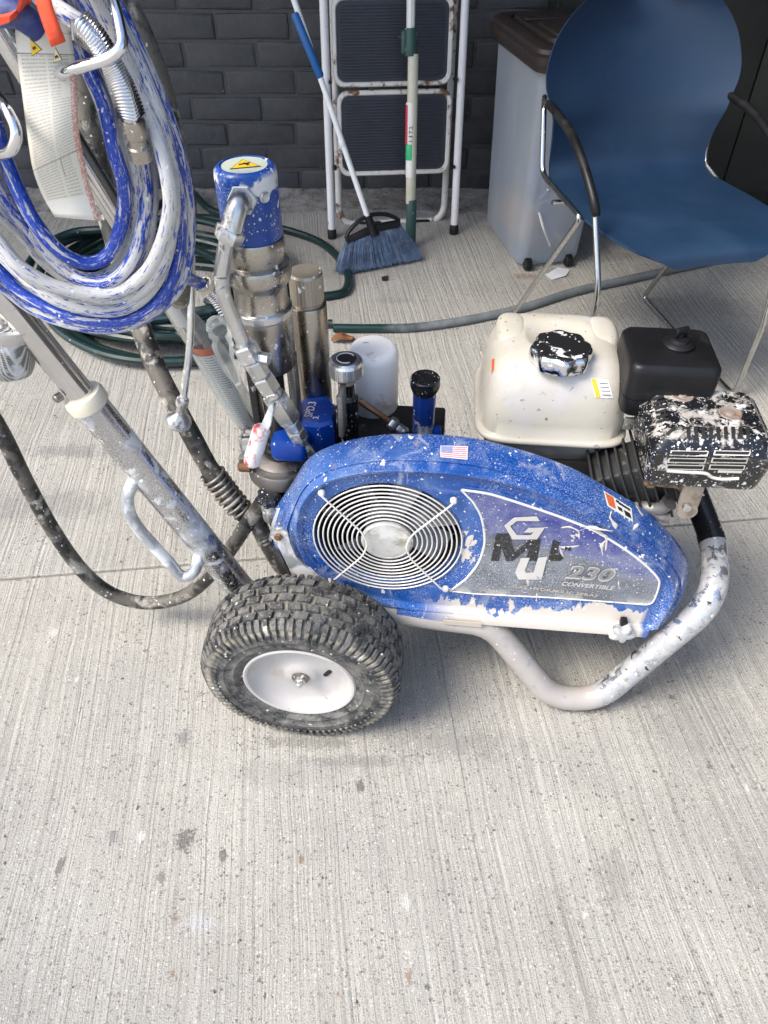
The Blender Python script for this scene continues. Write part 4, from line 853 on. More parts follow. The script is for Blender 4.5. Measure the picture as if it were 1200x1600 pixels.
# ---- wheels
WS = .80
hubW = PY(467, 1072, .608); WC = hubW+V*.0485
def wheel(c):
    wo = part(MB().lathe(c-V*.022, V, [(.018, 0), (.018, .044)], 24), 'wheel', m_zinc)
    tp = [(.080, -.040), (.0805, -.050), (.086, -.0555), (.098, -.060), (.099, -.0615), (.101, -.0605), (.112, -.0635), (.113, -.065), (.116, -.0645), (.128, -.0635), (.138, -.058), (.1445, -.048), (.1475, -.030), (.1485, 0)]
    tp = [(r*1.01, h*WS) for r, h in tp]; full = tp+[(r, -h) for r, h in tp[-2::-1]]
    ty = part(MB().lathe(c, V, full, 96, cap=False), 'tyre', m_tyre, wo, 40)
    lg = MB()
    def lug(a, w0, w1, da, r0, r1, sk=0.0):
        b = []
        for rr_, ins in ((r0, 0.0), (r1, .12)):
            for (aa_, ww_) in ((-1, w0), (1, w0), (1, w1), (-1, w1)):
                t = a+aa_*da*(1-ins)+sk*(ww_-(w0+w1)/2)/abs(w1-w0); wm = (w0+w1)/2; wq = wm+(ww_-wm)*(1-ins*.9)
                rad = rr_-.55*max(0, abs(wq)-.030)**1.0*(.18 if abs(wq) < .05 else .5)
                b.append(c+V*wq*WS+(U*math.cos(t)+K*math.sin(t))*rad)
        lg.add(b, [(3, 2, 1, 0), (4, 5, 6, 7), (0, 1, 5, 4), (1, 2, 6, 5), (2, 3, 7, 6), (3, 0, 4, 7)])
    n = 38
    for k in range(n):
        a = 2*math.pi*k/n
        for row, w0 in enumerate((-.047, -.0285, -.0095, .0095, .0285)):
            st_ = math.pi/n*(row % 2)
            lug(a+st_, w0+.0012, w0+.0175, math.pi/n*.80, .1440, .1545, .014*(1 if row % 2 else -1))
    for k in range(2*n):
        a = 2*math.pi*k/(2*n)
        for sg in (-1, 1):
            b = []
            for rr_, ww_, da in ((.149, .0460, .62), (.140, .0605, .62), (.125, .0655, .5)):
                for q in (-1, 1):
                    for lf_ in (0, .0042): b.append((a+q*da*math.pi/(2*n)*(1 if lf_ == 0 else .8), rr_+lf_*(.9 if rr_ > .13 else .2), sg*(ww_+lf_*(.25 if rr_ > .145 else .75))))
            vv = [c+V*w_*WS+(U*math.cos(t)+K*math.sin(t))*r_ for t, r_, w_ in b]
            lg.add(vv, [(0, 1, 3, 2), (1, 5, 7, 3), (5, 9, 11, 7), (0, 4, 5, 1), (4, 8, 9, 5), (2, 3, 7, 6), (6, 7, 11, 10), (8, 10, 11, 9)])
    part(lg, 'tread', m_tyre, wo, 0, 'stuff')
    rp = [(.086, -.052), (.0865, -.0555), (.084, -.058), (.0805, -.0565), (.0790, -.052), (.077, -.046), (.072, -.0385), (.060, -.0335), (.040, -.0310), (.030, -.0325), (.026, -.036), (.022, -.040), (.013, -.0415), (.0, -.0415)]
    part(MB().lathe(c, V, [(r, h*WS) for r, h in rp], 72, cap=False), 'rim', m_rimw, wo, 45)
    hb = c-V*.0425*WS
    part(MB().lathe(hb, -V, [(.0135, 0), (.0135, .002), (.0105, .0035)], 24), 'washer', m_grimy, wo)
    part(MB().hexnut(hb, -V, .0085, .0095).lathe(hb, -V, [(.0052, 0), (.0052, .014), (.0035, .016)], 14), 'axle_nut', m_zinc, wo)
    vp = c-V*(.0322*WS)+U*.041+K*.006
    dv = nrm(U*.55+K*.83); part(MB().loft([rrect(vp+V*q, .0095, .0034, .0033, dv, nrm(np.cross(V, dv)), 4) for q in (.004, -.0012)], cap=True), 'slot', m_dark, wo)
    return wo
def tyremat():
    s = NT('muddy_tyre_rubber'); vec = s.tc.outputs['Object']
    a = s.noise(vec, 42, 7, .65); b = s.noise(vec, 260, 3, .7)
    col = s.mix(s.ramp(a, .40, .62), (.022, .024, .027), (.15, .145, .132)); col = s.mix(s.math('MULTIPLY', s.ramp(b, .54, .66), .55), col, (.26, .245, .21))
    ao = s.n('ShaderNodeNewGeometry').outputs['Pointiness']
    rad_ = s.n('ShaderNodeVectorMath', {0: s.n('ShaderNodeNewGeometry').outputs['Position'], 1: tuple(WC)}, operation='DISTANCE').outputs['Value']; crv = s.math('MULTIPLY', s.ramp(rad_, .1525, .149), s.ramp(rad_, .142, .146)); col = s.mix(s.math('MULTIPLY', crv, s.ramp(s.noise(vec, 60, 4), .35, .6)), col, (.30, .27, .205))
    col = s.mix(s.dots(vec, 180, .5, .14), col, (.62, .60, .55)); col = s.mix(s.ramp(s.noise(vec, 30, 6, .6), .66, .7), col, (.42, .40, .36)); s.bump(s.math('ADD', a, b), .5, .002)
    return s.fin(col, .62, 0, .4)
m_tyre = tyremat()
wheel(WC); wheel(WC+V*.42)

# ---- engine
def ER(px, py, z): return PZ(px, py, z)
tc_ = M(.029, .213, 0)
def tring(z, hs, hv, e, dv=0.0): return superell(tc_+K*z+V*dv, hs, hv, e, U, V, 72)
m = MB()
m.loft([tring(.452, .100, .093, 5), tring(.4525, .107, .100, 5.5), tring(.4550, .1095, .1025, 5.5), tring(.4590, .1095, .1025, 5.5), tring(.4612, .107, .1000, 5.5), tring(.4635, .1030, .0965, 5.2), tring(.485, .1015, .0950, 5.2), tring(.512, .0990, .0915, 5.0), tring(.534, .0955, .0865, 4.8), tring(.548, .0905, .0810, 4.6, .002), tring(.558, .0835, .0740, 4.4, .004), tring(.5645, .0755, .0660, 4.2, .006), tring(.5685, .0650, .0560, 4.0, .007), tring(.5700, .050, .042, 3.4, .008), tring(.5695, .044, .037, 2.4, .002), tring(.5665, .041, .036, 2.2, .0), tring(.566, .012, .012, 2.2, .0)], cap=True)
tank = part(m, 'fuel_tank', m_tank, None, 60)
for sx in (-1, 1):   # low ridges that run back to the rear corners
    c = tc_+U*sx*.064+V*.030
    part(MB().loft([superell(c+K*z, h*.55, h, 2.6, U, V, 28) for z, h in ((.552, .044), (.5645, .040), (.5695, .031), (.5715, .020), (.5722, .008))], cap=True), 'shoulder', m_tank, tank, 60)
m = MB(); m.loft([superell(tc_+K*z+V*dv, hs, hv, 4.5, U, V, 48) for z, hs, hv, dv in ((.4518, .098, .091, 0), (.435, .094, .087, .0), (.405, .086, .078, .004), (.392, .074, .066, .006), (.39, .04, .04, .006))], cap=True)
part(m, 'tank_underside', m_tankgrey, tank, 60)
cpz = .566; cp = PZ(874, 562, cpz); lobe = lambda t, i: 1+(.055*math.cos(8*t+.4) if 1 <= i <= 6 else 0)
cap_ = part(MB().lathe(cp, K, [(.036, -.003), (.0395, .0), (.0405, .006), (.0400, .016), (.0385, .0195), (.0345, .0225), (.030, .0228), (.029, .0215), (.0, .022)], 96, lobe), 'fuel_cap', paintmat('chrome_plastic_cap', (.68, .69, .71), .14, 1.0, [(WHITE, 40, .62, .68)], [], bump=.12), tank, 40)
part(MB().lathe(cp+K*.0222, K, [(.037, -.0006), (.0365, .0010), (.0345, .0016), (.0, .0017)], 96, lambda t, i: 1+.05*math.cos(8*t+.4)), 'cap_top', paintmat('black_cap_flaking', (.014, .014, .015), .3, 0, [(WHITE, 34, .58, .62)], [(WHITE, 300, .5, .3)], bump=.2), cap_, 40)
tb = surf(tank)
tsr = sticker(tb, [(923, 591), (950, 594), (958, 622), (930, 621)], 'fuel_label', m_paper, tank, 8, 6, .0007)
sticker(tb, [(923.5, 592), (931, 592.5), (938, 620), (931, 620.5)], 'yellow_field', m_yellow, tsr or tank, 4, 6, .0012)
for k in range(4):
    y = 598+k*6; sticker(tb, [(936+k*1.4, y), (949+k*1.6, y+.6), (949.4+k*1.6, y+2.2), (936.4+k*1.4, y+1.6)], 'print_line', m_greyink, tsr or tank, 6, 1, .0012)
sticker(tb, [(769, 562), (773, 560), (772, 578), (768.5, 585)], 'red_mark', m_orange, tank, 3, 3, .0007)
# air filter box
ac = M(.165, .155, 0)
m = MB(); m.loft([rrect(ac+K*z, hs, hv, r, U, V, 6) for z, hs, hv, r in ((.518, .052, .048, .012), (.522, .0555, .0515, .013), (.545, .0570, .0525, .014), (.5455, .0560, .0515, .014), (.5470, .0560, .0515, .014), (.5475, .0575, .0530, .014), (.584, .0580, .0525, .014), (.5915, .0570, .0515, .014), (.5955, .0545, .049, .014), (.597, .050, .045, .013), (.5972, .02, .018, .012))], cap=True)
ab = part(m, 'air_filter_box', m_black, None, 45)
kp = PZ(1059, 540, .597); part(MB().lathe(kp, K, [(.020, -.002), (.0205, .004), (.017, .007), (.0135, .008), (.012, .012), (.006, .013)], 32), 'knob_base', m_black, ab)
part(MB().lathe(kp+K*.012, K, [(.004, 0), (.004, .006)], 12).box(kp+K*.021, .0095, .003, .006, (nrm(U+V*.5), nrm(V-U*.5), K), .002), 'wing_nut', m_black, ab)
# muffler cover
mf = M(.207, .072, 0)
def mring(z, hs, hv, r, ds=0, dv=0): return rrect(mf+K*z+U*ds+V*dv, hs, hv, r, U, V, 6)
m = MB(); m.loft([mring(.480, .066, .056, .010), mring(.4803, .0695, .0590, .012), mring(.486, .0715, .0610, .013), mring(.520, .0750, .0635, .013), mring(.5345, .0760, .0645, .012), mring(.5365, .0772, .0655, .012), mring(.5380, .0770, .0652, .012), mring(.5390, .0750, .0635, .012), mring(.5530, .0620, .0495, .011), mring(.5560, .0595, .0470, .011), mring(.5563, .057, .0445, .011), mring(.5565, .02, .02, .01)], cap=True)
muf = part(m, 'muffler_cover', m_muff, None, 35)
mb_ = surf(muf)
m_slot = m_dark; m_slotrim = paintmat('cream_crusted_edge', (.58, .54, .48), .5, 0, [], [])  # slots are flat black sheets on the cover, their inner shade painted
for row, py in ((0, 708), (1, 719), (2, 729.5)):
    for x0, x1 in ((1048+0-row*3.2, 1107-row*3.2), (1116-row*3.6, 1173-row*4.2)):
        dy = (x1-x0)*.018
        sticker(mb_, [(x0, py-4.2), (x1, py-4.2+dy), (x1-2, py+3.6+dy), (x0-2, py+3.6)], 'slot_rim', m_slotrim, muf, 8, 2, .0006)
        sticker(mb_, [(x0+2, py-3.0), (x1-2, py-3.0+dy), (x1-4, py+1.4+dy), (x0+.5, py+1.4)], 'slot', m_slot, muf, 8, 2, .0012)
sticker(mb_, [(1122, 734), (1160, 735), (1158, 739), (1121, 738)], 'slot_rim', m_slotrim, muf, 8, 2, .0006)
for k in range(9):
    x = 1072+k*11.6; sticker(mb_, [(x, 668), (x+6, 668.3), (x+6.5, 686), (x+.6, 685.5)], 'slot', m_slot, muf, 2, 4, .0016)
for k in range(7):
    y = 616+k*7.0; x = 1018+k*1.6; sticker(mb_, [(x, y), (x+17, y-4), (x+18, y-.2), (x+1, y+4)], 'slot', m_slot, muf, 4, 2, .0016)
for k in range(8):
    y = 636+k*7.5; x = 1170+k*3.2; sticker(mb_, [(x, y), (x+6, y+6), (x+6.5, y+8), (x+.4, y+2.2)], 'slot', m_slot, muf, 2, 2, .0012)
sticker(mb_, [(1040, 678), (1053, 667), (1056, 670), (1043, 682)], 'slot', m_slot, muf, 3, 2, .0012)
bd = [hit(mb_, x, y, .0006) for x, y in ((1042, 735), (1070, 737), (1102, 739), (1112, 745), (1128, 748), (1154, 747))]
bd = [b for b in bd if b is not None]
if len(bd) > 2: part(MB().tube(crom(bd, 4), .0022, 8), 'crusted_bead', m_slotrim, muf)
for px, py in ((1066, 618), (1141, 646)):
    P = hit(mb_, px, py, 0)
    if P is not None: part(MB().lathe(P, K, [(.0140, -.001), (.0142, .0006), (.0132, .0012), (.011, .0004), (.0056, .0002), (.0052, .0018), (.004, .0022)], 28), 'dimpled_screw', paintmat('painted_screw', (.34, .28, .24), .5, .4, [((.20, .12, .08), 60, .5, .6)], []), muf)
for tx, ty_, bd_s in (('CAUTION', (1098, 652), .0085), ('HOT', (1090, 636), .008)):
    pass
# cylinder with cooling fins
cyc = PM(1000, 742, .105); cax = nrm(U*.90+K*.42); cup = nrm(np.cross(V, cax)); cup = cup if cup[2] > 0 else -cup
cy = part(MB().box(cyc, .062, .034, .040, (cax, V, cup), .006), 'cylinder', m_fin)
for k in range(10):
    c = cyc+cax*(-.060+.0125*k)
    part(MB().box(c, .0019, .046, .054, (cax, V, cup), .0015), 'cooling_fin', m_fin, cy)
part(MB().box(M(.03, .20, .33), .085, .075, .085, AX, .02), 'crankcase', m_fin)
fp = PM(1047, 752, .030)
ef = part(MB().loft([superell(fp+V*q, .030, .0115, 2.4, nrm(U-K*.06), nrm(K+U*.06), 32) for q in (.010, .0, -.0)], cap=True).lathe(fp+V*.02+K*.010, nrm(K-V*.3), [(.015, -.01), (.015, .03)], 20), 'exhaust_flange', m_rust)
for px, py in ((1016, 752), (1066, 757)):
    P = PM(px, py, .030); part(MB().hexnut(P, -V, .0072, .007).lathe(P, -V, [(.0085, 0), (.0085, .0015)], 16), 'flange_bolt', m_rust, ef)
b0, b1_ = PM(1088, 748, .02), PM(1073, 795, .03)
part(MB().loft([rrect(b0+(b1_-b0)*t-V*.0, .013+.001*math.sin(t*3), .004, .0035, U, V, 3) for t in np.linspace(-.1, 1, 6)], cap=True).lathe(b1_-V*.006, V, [(.013, 0), (.013, .008)], 24), 'muffler_bracket', paintmat('tan_bracket', (.34, .29, .23), .55, .3, [((.18, .12, .08), 30, .5, .62)], []))
bb_ = PM(1073, 792, .022); part(MB().lathe(bb_, -V, [(.0062, 0), (.0058, .004), (.003, .005)], 16), 'bracket_bolt', m_zinc)
lv = [PM(960, 788, .08), PM(1000, 790, .07), PM(1028, 795, .06), PM(1046, 785, .055)]
part(MB().tube(crom(lv, 5), [.008]*5+[.0085]*5+[.010]*5+[.012], 12).tube([PM(1020, 794, .063), PM(1032, 806, .058), PM(1046, 808, .056)], .0085, 12), 'throttle_arm', m_alu)
tl = [PM(975, 650, .14), PM(990, 660, .13), PM(1000, 668, .12)]
part(MB().box(PM(990, 662, .13), .014, .003, .010, AX, .002).lathe(PM(980, 665, .128), -V, [(.004, 0), (.004, .004)], 12), 'choke_lever', m_alu)

# ---- hydraulic pump assembly
PA = PY(390, 300, .85); PA = np.array([-.1545, .85, 0])
def zrow(y, r=.036, x=400):            # height of the picture row y on the near side of a cylinder of radius r round the pump's axis
    return PY(x, y, .85-r)[2]
zc_top = PY(385, 241, .85+.03)[2]
zb = zrow(388); 
capb = part(MB().lathe(PA, K, [(.0345, zb), (.0352, zb+.002), (.0352, zc_top-.012), (.0345, zc_top-.005), (.031, zc_top-.001), (.028, zc_top), (.0275, zc_top-.0018), (.0, zc_top-.0018)], 64), 'motor_cap', m_bluecap, None, 45)
Dl = part(MB().lathe(PA+K*(zc_top-.0018), K, [(.0255, 0), (.0255, .0009), (.0, .001)], 48), 'warning_disc', paintmat('pale_green_sticker', (.42, .46, .38), .5, 0, [((.62, .60, .55), 20, .55, .65)], []), capb)
tcx = PA+K*(zc_top-.0006); ty1 = np.array([0, 1., 0])
def tri(c, s_, mat, nm, par, up, right, th=.0003, n=K): return part(MB().ngon([c+up*s_*.62, c-up*s_*.42-right*s_*.66, c-up*s_*.42+right*s_*.66], n, th), nm, mat, par, 0)
tr_ = tri(tcx+K*.0003, .026, m_ink, 'triangle_edge', Dl, nrm(np.array([-.25, 1, 0])), nrm(np.array([1, .25, 0])))
tri(tcx+K*.0006, .0225, m_yellow, 'warning_triangle', Dl, nrm(np.array([-.25, 1, 0])), nrm(np.array([1, .25, 0])))
part(MB().box(tcx+K*.0010, .0065, .0012, .0002, (nrm(np.array([1, .5, 0])), nrm(np.array([-.5, 1, 0])), K)).box(tcx+K*.0012+np.array([.002, -.001, 0]), .004, .0014, .0002, (nrm(np.array([1, -.9, 0])), nrm(np.array([.9, 1, 0])), K)), 'pictogram', m_ink, Dl, 0)
gp_ = PY(420, 311, .8165); gdir = nrm(gp_-PA*np.array([1, 1, 0])-K*gp_[2]); gp_ = PA+gdir*.0345+K*PY(420, 311, .818)[2]
part(MB().lathe(gp_, gdir, [(.0062, 0), (.0062, .002), (.0052, .003), (.003, .0022), (.0, .0022)], 20), 'plug_screw', m_zinc, capb)
seg_ = [(.0352, 388), (.0360, 391), (.0360, 413), (.0345, 416), (.0335, 425), (.0395, 432), (.0410, 437), (.0410, 452), (.0395, 458), (.0345, 462), (.0335, 466), (.0335, 490), (.0350, 496), (.0375, 500)]
pr_ = [(r, zrow(y, r)) for r, y in seg_]
part(MB().lathe(PA, K, pr_[::-1], 56), 'pump_neck', m_steel, None, 30)
zs0, zs1 = zrow(512, .0375), zrow(500, .0375)
part(MB().lathe(PA, K, [(.0375, zs0), (.0385, zs0+.002), (.0385, zs1-.001), (.037, zs1+.001)], 18), 'collar_nut', m_zinc, None, 20)
zbt = zrow(592, .036)
part(MB().lathe(PA, K, [(.034, zbt), (.036, zbt+.003), (.036, zs0)], 56), 'pump_cylinder', m_steel)
zr = PY(440, 722, .83)[2]; pa2 = PA+np.array([.0, .0, 0])
part(MB().lathe(PA, K, [(.0165, zr-.01), (.0165, zbt+.002)], 32), 'piston_rod', paintmat('oily_rod', (.07, .065, .06), .22, .8, [], []))
part(MB().lathe(PA, K, [(.026, zr+.004), (.027, zr+.010), (.027, zr+.020), (.0225, zr+.022), (.0225, zr+.030), (.021, zr+.032), (.018, zr+.0325)], 40), 'seal_ring', paintmat('oily_black_seal', (.02, .02, .02), .25, .3, [], []))
part(MB().lathe(PA, K, [(.050, zr-.034), (.052, zr-.032), (.052, zr-.012), (.050, zr-.009), (.044, zr-.008), (.042, zr-.002), (.030, zr+.004), (.024, zr+.005)], 56), 'pump_base', m_grimy)
part(MB().lathe(PA, K, [(.034, zr-.14), (.034, zr-.033)], 28), 'lower_housing', m_frameb)
for sg, px0 in ((-1, 392), (1, 450)):
    a0 = PA+U*sg*.0285+V*.008
    part(MB().box(a0+K*((zbt+zr)/2), .006, .012, (zbt-zr)/2+.012, AX, .003), 'tie_plate', m_frameb if sg < 0 else m_grimy)
# accumulator cylinder
A2 = PY(483, 500, .93); A2[2] = 0; r2 = .0262
z2 = lambda y, r=r2: PY(484, y, .93-r)[2]
part(MB().lathe(A2, K, [(r2*.97, .40), (r2, .402), (r2, z2(488)-.002), (r2*.96, z2(488))], 48), 'accumulator', m_nickel)
zt = PY(478, 412, .95)[2]
part(MB().lathe(A2, K, [(.0215, z2(488)-.001), (.0215, z2(484)), (.0232, z2(482)), (.0232, zt-.004), (.0215, zt-.0005), (.019, zt), (.0, zt-.003)], 72, lambda t, i: 1+(.008*math.cos(36*t) if 2 <= i <= 3 else 0)), 'accumulator_cap', paintmat('brushed_nickel_cap', (.42, .37, .30), .42, .7, [((.25, .2, .15), 40, .6, .7)], [(WHITE, 150, .45, .25)], bump=.1), None, 25)
# hydraulic filter
zb_ = .405; A3 = PY(585, 640, .955); A3 = PZ(584, 652, .41)*np.array([1, 1, 0])+np.array([0, .035, 0]); r3 = .0385
zt3 = PY(586, 540, A3[1])[2]
part(MB().lathe(A3, K, [(r3*.97, .40), (r3, .402), (r3, zt3-.016), (r3*.96, zt3-.008), (r3*.86, zt3-.002), (r3*.7, zt3), (.0, zt3+.0005)], 48), 'filter_canister', m_canw, None, 60)
# manifold under filter, knob and dipstick
part(MB().box(PZ(610, 672, .40)+V*.005, .085, .05, .010, AX, .004), 'manifold_plate', paintmat('oily_black_plate', (.02, .02, .02), .3, .3, [((.2, .18, .15), 30, .6, .7)], []))
# pressure knob
A4 = PZ(546, 700, .40)*np.array([1, 1, 0]); z4 = lambda y, r: PY(544, y, A4[1]-r)[2]
part(MB().lathe(A4, K, [(.0148, .385), (.0150, z4(655, .015)), (.0158, z4(652, .015)), (.0158, z4(630, .015)), (.013, z4(627, .015)), (.0115, z4(621, .012))], 28), 'valve_stem', m_blackp)
part(MB().lathe(A4, K, [(.0125, z4(622, .012)), (.0125, z4(604, .012))], 28), 'stem_sleeve', m_chrome2)
zk0, zk1 = z4(600, .0235), PY(542, 551, A4[1]+.015)[2]
kb = part(MB().lathe(A4, K, [(.021, zk0-.001), (.0238, zk0+.002), (.0240, zk1-.006), (.0225, zk1-.002), (.019, zk1), (.0, zk1)], 108, lambda t, i: 1+(.012*math.cos(48*t) if 1 <= i <= 2 else 0)), 'pressure_knob', paintmat('knurled_aluminium', (.66, .66, .66), .28, .9, [], [], bump=.02), None, 20)
part(MB().lathe(A4+K*zk1, K, [(.0150, 0), (.0150, .0007), (.0, .0008)], 32), 'knob_label', m_ink, kb)
part(MB().tube([A4+K*(zk1+.001)+np.array([.0125*math.cos(t), .0125*math.sin(t), 0]) for t in np.linspace(.5, 5.2, 20)], .0009, 6), 'knob_arrow', m_whiteink, kb)
# dipstick post
A5 = PZ(660, 690, .40)*np.array([1, 1, 0]); z5 = lambda y, r: PY(662, y, A5[1]-r)[2]
part(MB().lathe(A5, K, [(.0165, .39), (.0168, z5(625, .0165)), (.0160, z5(620, .0165))], 10), 'filler_post', paintmat('blue_hex_post', (.008, .035, .20), .3, .2, [((.35, .36, .38), 16, .56, .62)], [(WHITE, 300, .5, .15)]), None, 20)
zp0, zp1 = z5(618, .021), PY(664, 582, A5[1]+.012)[2]
part(MB().lathe(A5, K, [(.0175, zp0-.008), (.0195, zp0-.004), (.0215, zp0+.002), (.0218, zp1-.010), (.0205, zp1-.005), (.0215, zp1-.002), (.0200, zp1), (.016, zp1), (.0155, zp1-.0022), (.0, zp1-.0022)], 48), 'filler_cap', m_blackp)
part(MB().lathe(A5+U*.02+K*.395, K, [(.008, 0), (.008, .03), (.006, .034)], 16), 'blue_plug', m_blueblk)
# copper line and fitting
cl = [PY(560, 626, A3[1]-.045), PY(585, 642, A3[1]-.055), PY(612, 661, A3[1]-.062)]
part(MB().tube(crom(cl, 5), .0046, 10), 'copper_line', m_copper)
fd = nrm(cl[2]-cl[1]); part(MB().hexnut(cl[2]-fd*.004, fd, .0105, .012).hexnut(cl[2]+fd*.010, fd, .008, .022), 'line_fitting', m_zinc)
# blue gear housing with handwriting
HB = PM(497, 668, .085); hc = PZ(492, 640, .47)
ztop = .470; q0 = [PZ(x, y, ztop) for x, y in ((463, 650), (472, 622), (512, 616), (524, 632), (521, 658), (500, 664), (470, 662))]
hm = MB(); hm.loft([[p*np.array([1, 1, 0])+K*.375 for p in q0], [p-K*.005 for p in q0], [p+nrm(np.mean(q0, axis=0)-p)*.004 for p in q0]], cap=True)
hb_ = part(hm, 'gear_housing', m_blueblk, None, 25)
part(MB().box(PM(452, 702, .085)+V*.02, .026, .03, .018, AX, .008), 'housing_foot', m_blueblk)
wd = nrm(PZ(488, 615, ztop)-PZ(477, 650, ztop)); wu = nrm(np.cross(K, wd))
text('SPD.3', PZ(487, 652, ztop+.0006), .0165, wd, wu, m_paper, hb_, bold=.022, sx=.95)
text('3.', PZ(497, 655, ztop+.0006), .012, wd, wu, m_paper, hb_, bold=.022)
part(MB().box(PM(535, 640, .12), .004, .02, .035, AX, .002), 'valve_block', m_alu)
# bent pressure pipe with elbow and valve body
e0 = PA+nrm(np.array([-.10, -.99, 0]))*.033+K*PY(376, 312, .815)[2]
e0 = PY(380, 312, .818); e1 = PY(372, 318, .795); e2_ = PY(360, 362, .785); p1 = PY(352, 384, .783); p2 = PY(343, 447, .785); p3 = PY(356, 494, .788); p4 = PY(382, 541, .79)
ed = nrm(e1-e0)
el = part(MB().hexnut(e0-ed*.002, ed, .0165, .010), 'elbow_nut', m_zinc)
part(MB().tube(fillet([e0, e1, e2_], .02, 6), [.0118]*8+[.0125], 12), 'elbow', m_zinc)
d_ = nrm(p1-e2_); part(MB().hexnut(e2_-d_*.004, d_, .0165, .014), 'pipe_nut', m_zinc)
part(MB().tube(fillet([e2_, p1, p2, p4], [.02, .05], 8), .0088, 14), 'pressure_pipe', m_zinc)
q1, q2, q3, q4, q5, q6 = PY(380, 537, .79), PY(394, 562, .79), PY(408, 586, .792), PY(428, 618, .795), PY(452, 655, .80), PY(468, 684, .81)
def hexrun(a, b, r, name, sides=6):
    d = nrm(b-a); L = np.linalg.norm(b-a); part(MB().lathe(a, d, [(r*.9, 0), (r, L*.1), (r, L*.9), (r*.9, L)], sides), name, m_zinc, None, 25)
hexrun(q1, q2, .0165, 'swivel_nut'); hexrun(q2, q3, .0135, 'valve_adapter', 8); hexrun(q3, q4-(q4-q3)*.25, .0150, 'adapter_nut'); hexrun(q4-(q4-q3)*.3, q4, .0125, 'valve_neck', 16)
hexrun(q4, q5, .0175, 'ball_valve'); hexrun(q5, q5+(q6-q5)*.45, .0125, 'valve_tail', 16); hexrun(q5+(q6-q5)*.5, q6, .0138, 'tail_nut'); hexrun(q5+(q6-q5)*.4, q5+(q6-q5)*.55, .0105, 'tail_neck', 16)
part(MB().tube([q6, PY(483, 705, .815), PY(497, 724, .82)], .0068, 12), 'return_pipe', m_zinc)
part(MB().lathe(PY(398, 557, .79), nrm(U*.8-V*.2), [(.008, 0), (.008, .02)], 6), 'side_port', m_zinc)
l0, l1, l2, l3 = PY(423, 640, .775), PY(414, 668, .768), PY(402, 690, .762), PY(394, 726, .765)
part(MB().loft([rrect(a, w_, .0022, .002, nrm(U*.85+K*.45), nrm(V+U*.1), 3) for a, w_ in ((PY(424, 632, .778), .004), (l0, .006), (l1, .010), (PY(405, 683, .764), .010), (l2, .007))], cap=True), 'lever_arm', m_galv)
ll = crom([PY(410, 667, .765), PY(405, 682, .7635), PY(400, 700, .762), PY(395, 715, .763), l3], 4)
part(MB().tube(ll, [.0085]+[.0118]*(len(ll)-3)+[.010, .005], 14), 'lever_grip', m_redwhite)
# small clip and bolts left of the pump base
part(MB().tube([PY(385, 665, .85), PY(378, 680, .85), PY(376, 698, .85), PY(384, 706, .85)], .0016, 8), 'retaining_clip', m_spring)
part(MB().box(PY(388, 700, .86), .010, .012, .028, AX, .003), 'clip_plate', m_zinc)
bo = PY(379, 729, .82); part(MB().lathe(bo+U*.012, -U, [(.008, 0), (.008, .016), (.006, .018), (.004, .017)], 16), 'hollow_bolt', m_brass)
part(MB().box(PY(386, 716, .835), .012, .006, .004, AX, .002), 'spacer', m_alu)
# inlet: knob, elbow and braided hose by the guard's left end
kx = PY(421, 776, .80)
part(MB().lathe(kx-K*.008, nrm(K-V*.3), [(.010, 0), (.016, .003), (.0165, .016), (.013, .019), (.0, .019)], 40, lambda t, i: 1+(.09*math.cos(7*t) if 1 <= i <= 3 else 0)), 'inlet_knob', m_blackp)
part(MB().lathe(kx-K*.045, K, [(.0135, 0), (.0145, .004), (.0145, .030), (.011, .036)], 24), 'inlet_elbow', m_zinc)
bp = crom([PY(398, 806, .84), PY(412, 838, .83), PY(428, 866, .82), PY(442, 888, .82)], 10)
part(MB().tube(bp, [.0135+.0012*(i % 2) for i in range(len(bp))], 18), 'braided_hose', m_springd)

# ---- handle tubes
hu = nrm(np.array([-.326, -.0756, 1.0]))
def on_line(P0, y):                      # the point of the handle line that stands in picture row y
    lo, hi = -.5, 1.5
    for _ in range(50):
        t = (lo+hi)/2; q = P0+hu*t-CAM; yy = 800-F*(q@upv)/(q@fw)
        if yy > y: lo = t
        else: hi = t
    return P0+hu*t
N0 = PY(362, 903, .772); F0 = PY(385, 660, 1.055)
nb, nc, ntop = on_line(N0, 935), on_line(N0, 612), N0+hu*.92
part(MB().tube([nb, on_line(N0, 770), on_line(N0, 620)], [.0235, .0225, .0215], 24), 'handle_sleeve', m_handle)
part(MB().lathe(on_line(N0, 634), hu, [(.0225, 0), (.0255, .003), (.0262, .014), (.0240, .020), (.0185, .021)], 32), 'plastic_collar', m_cream)
part(MB().lathe(on_line(N0, 612)-np.array([.022, .012, 0]), nrm(-V+U*-.6), [(.0055, -.004), (.0055, .004), (.004, .006)], 14), 'lock_button', m_grimy)
part(MB().tube([on_line(N0, 640), on_line(N0, 500), ntop], .0168, 24), 'handle_tube', m_chrome)
part(MB().tube([on_line(F0, 690), on_line(F0, 400), F0+hu*.80], .0168, 24), 'handle_tube', m_chrome)
part(MB().tube(fillet([ntop-hu*.0, ntop+hu*.09, F0+hu*.80+hu*.09, F0+hu*.80], .06, 6), .0168, 16), 'handle_bar', m_chrome)
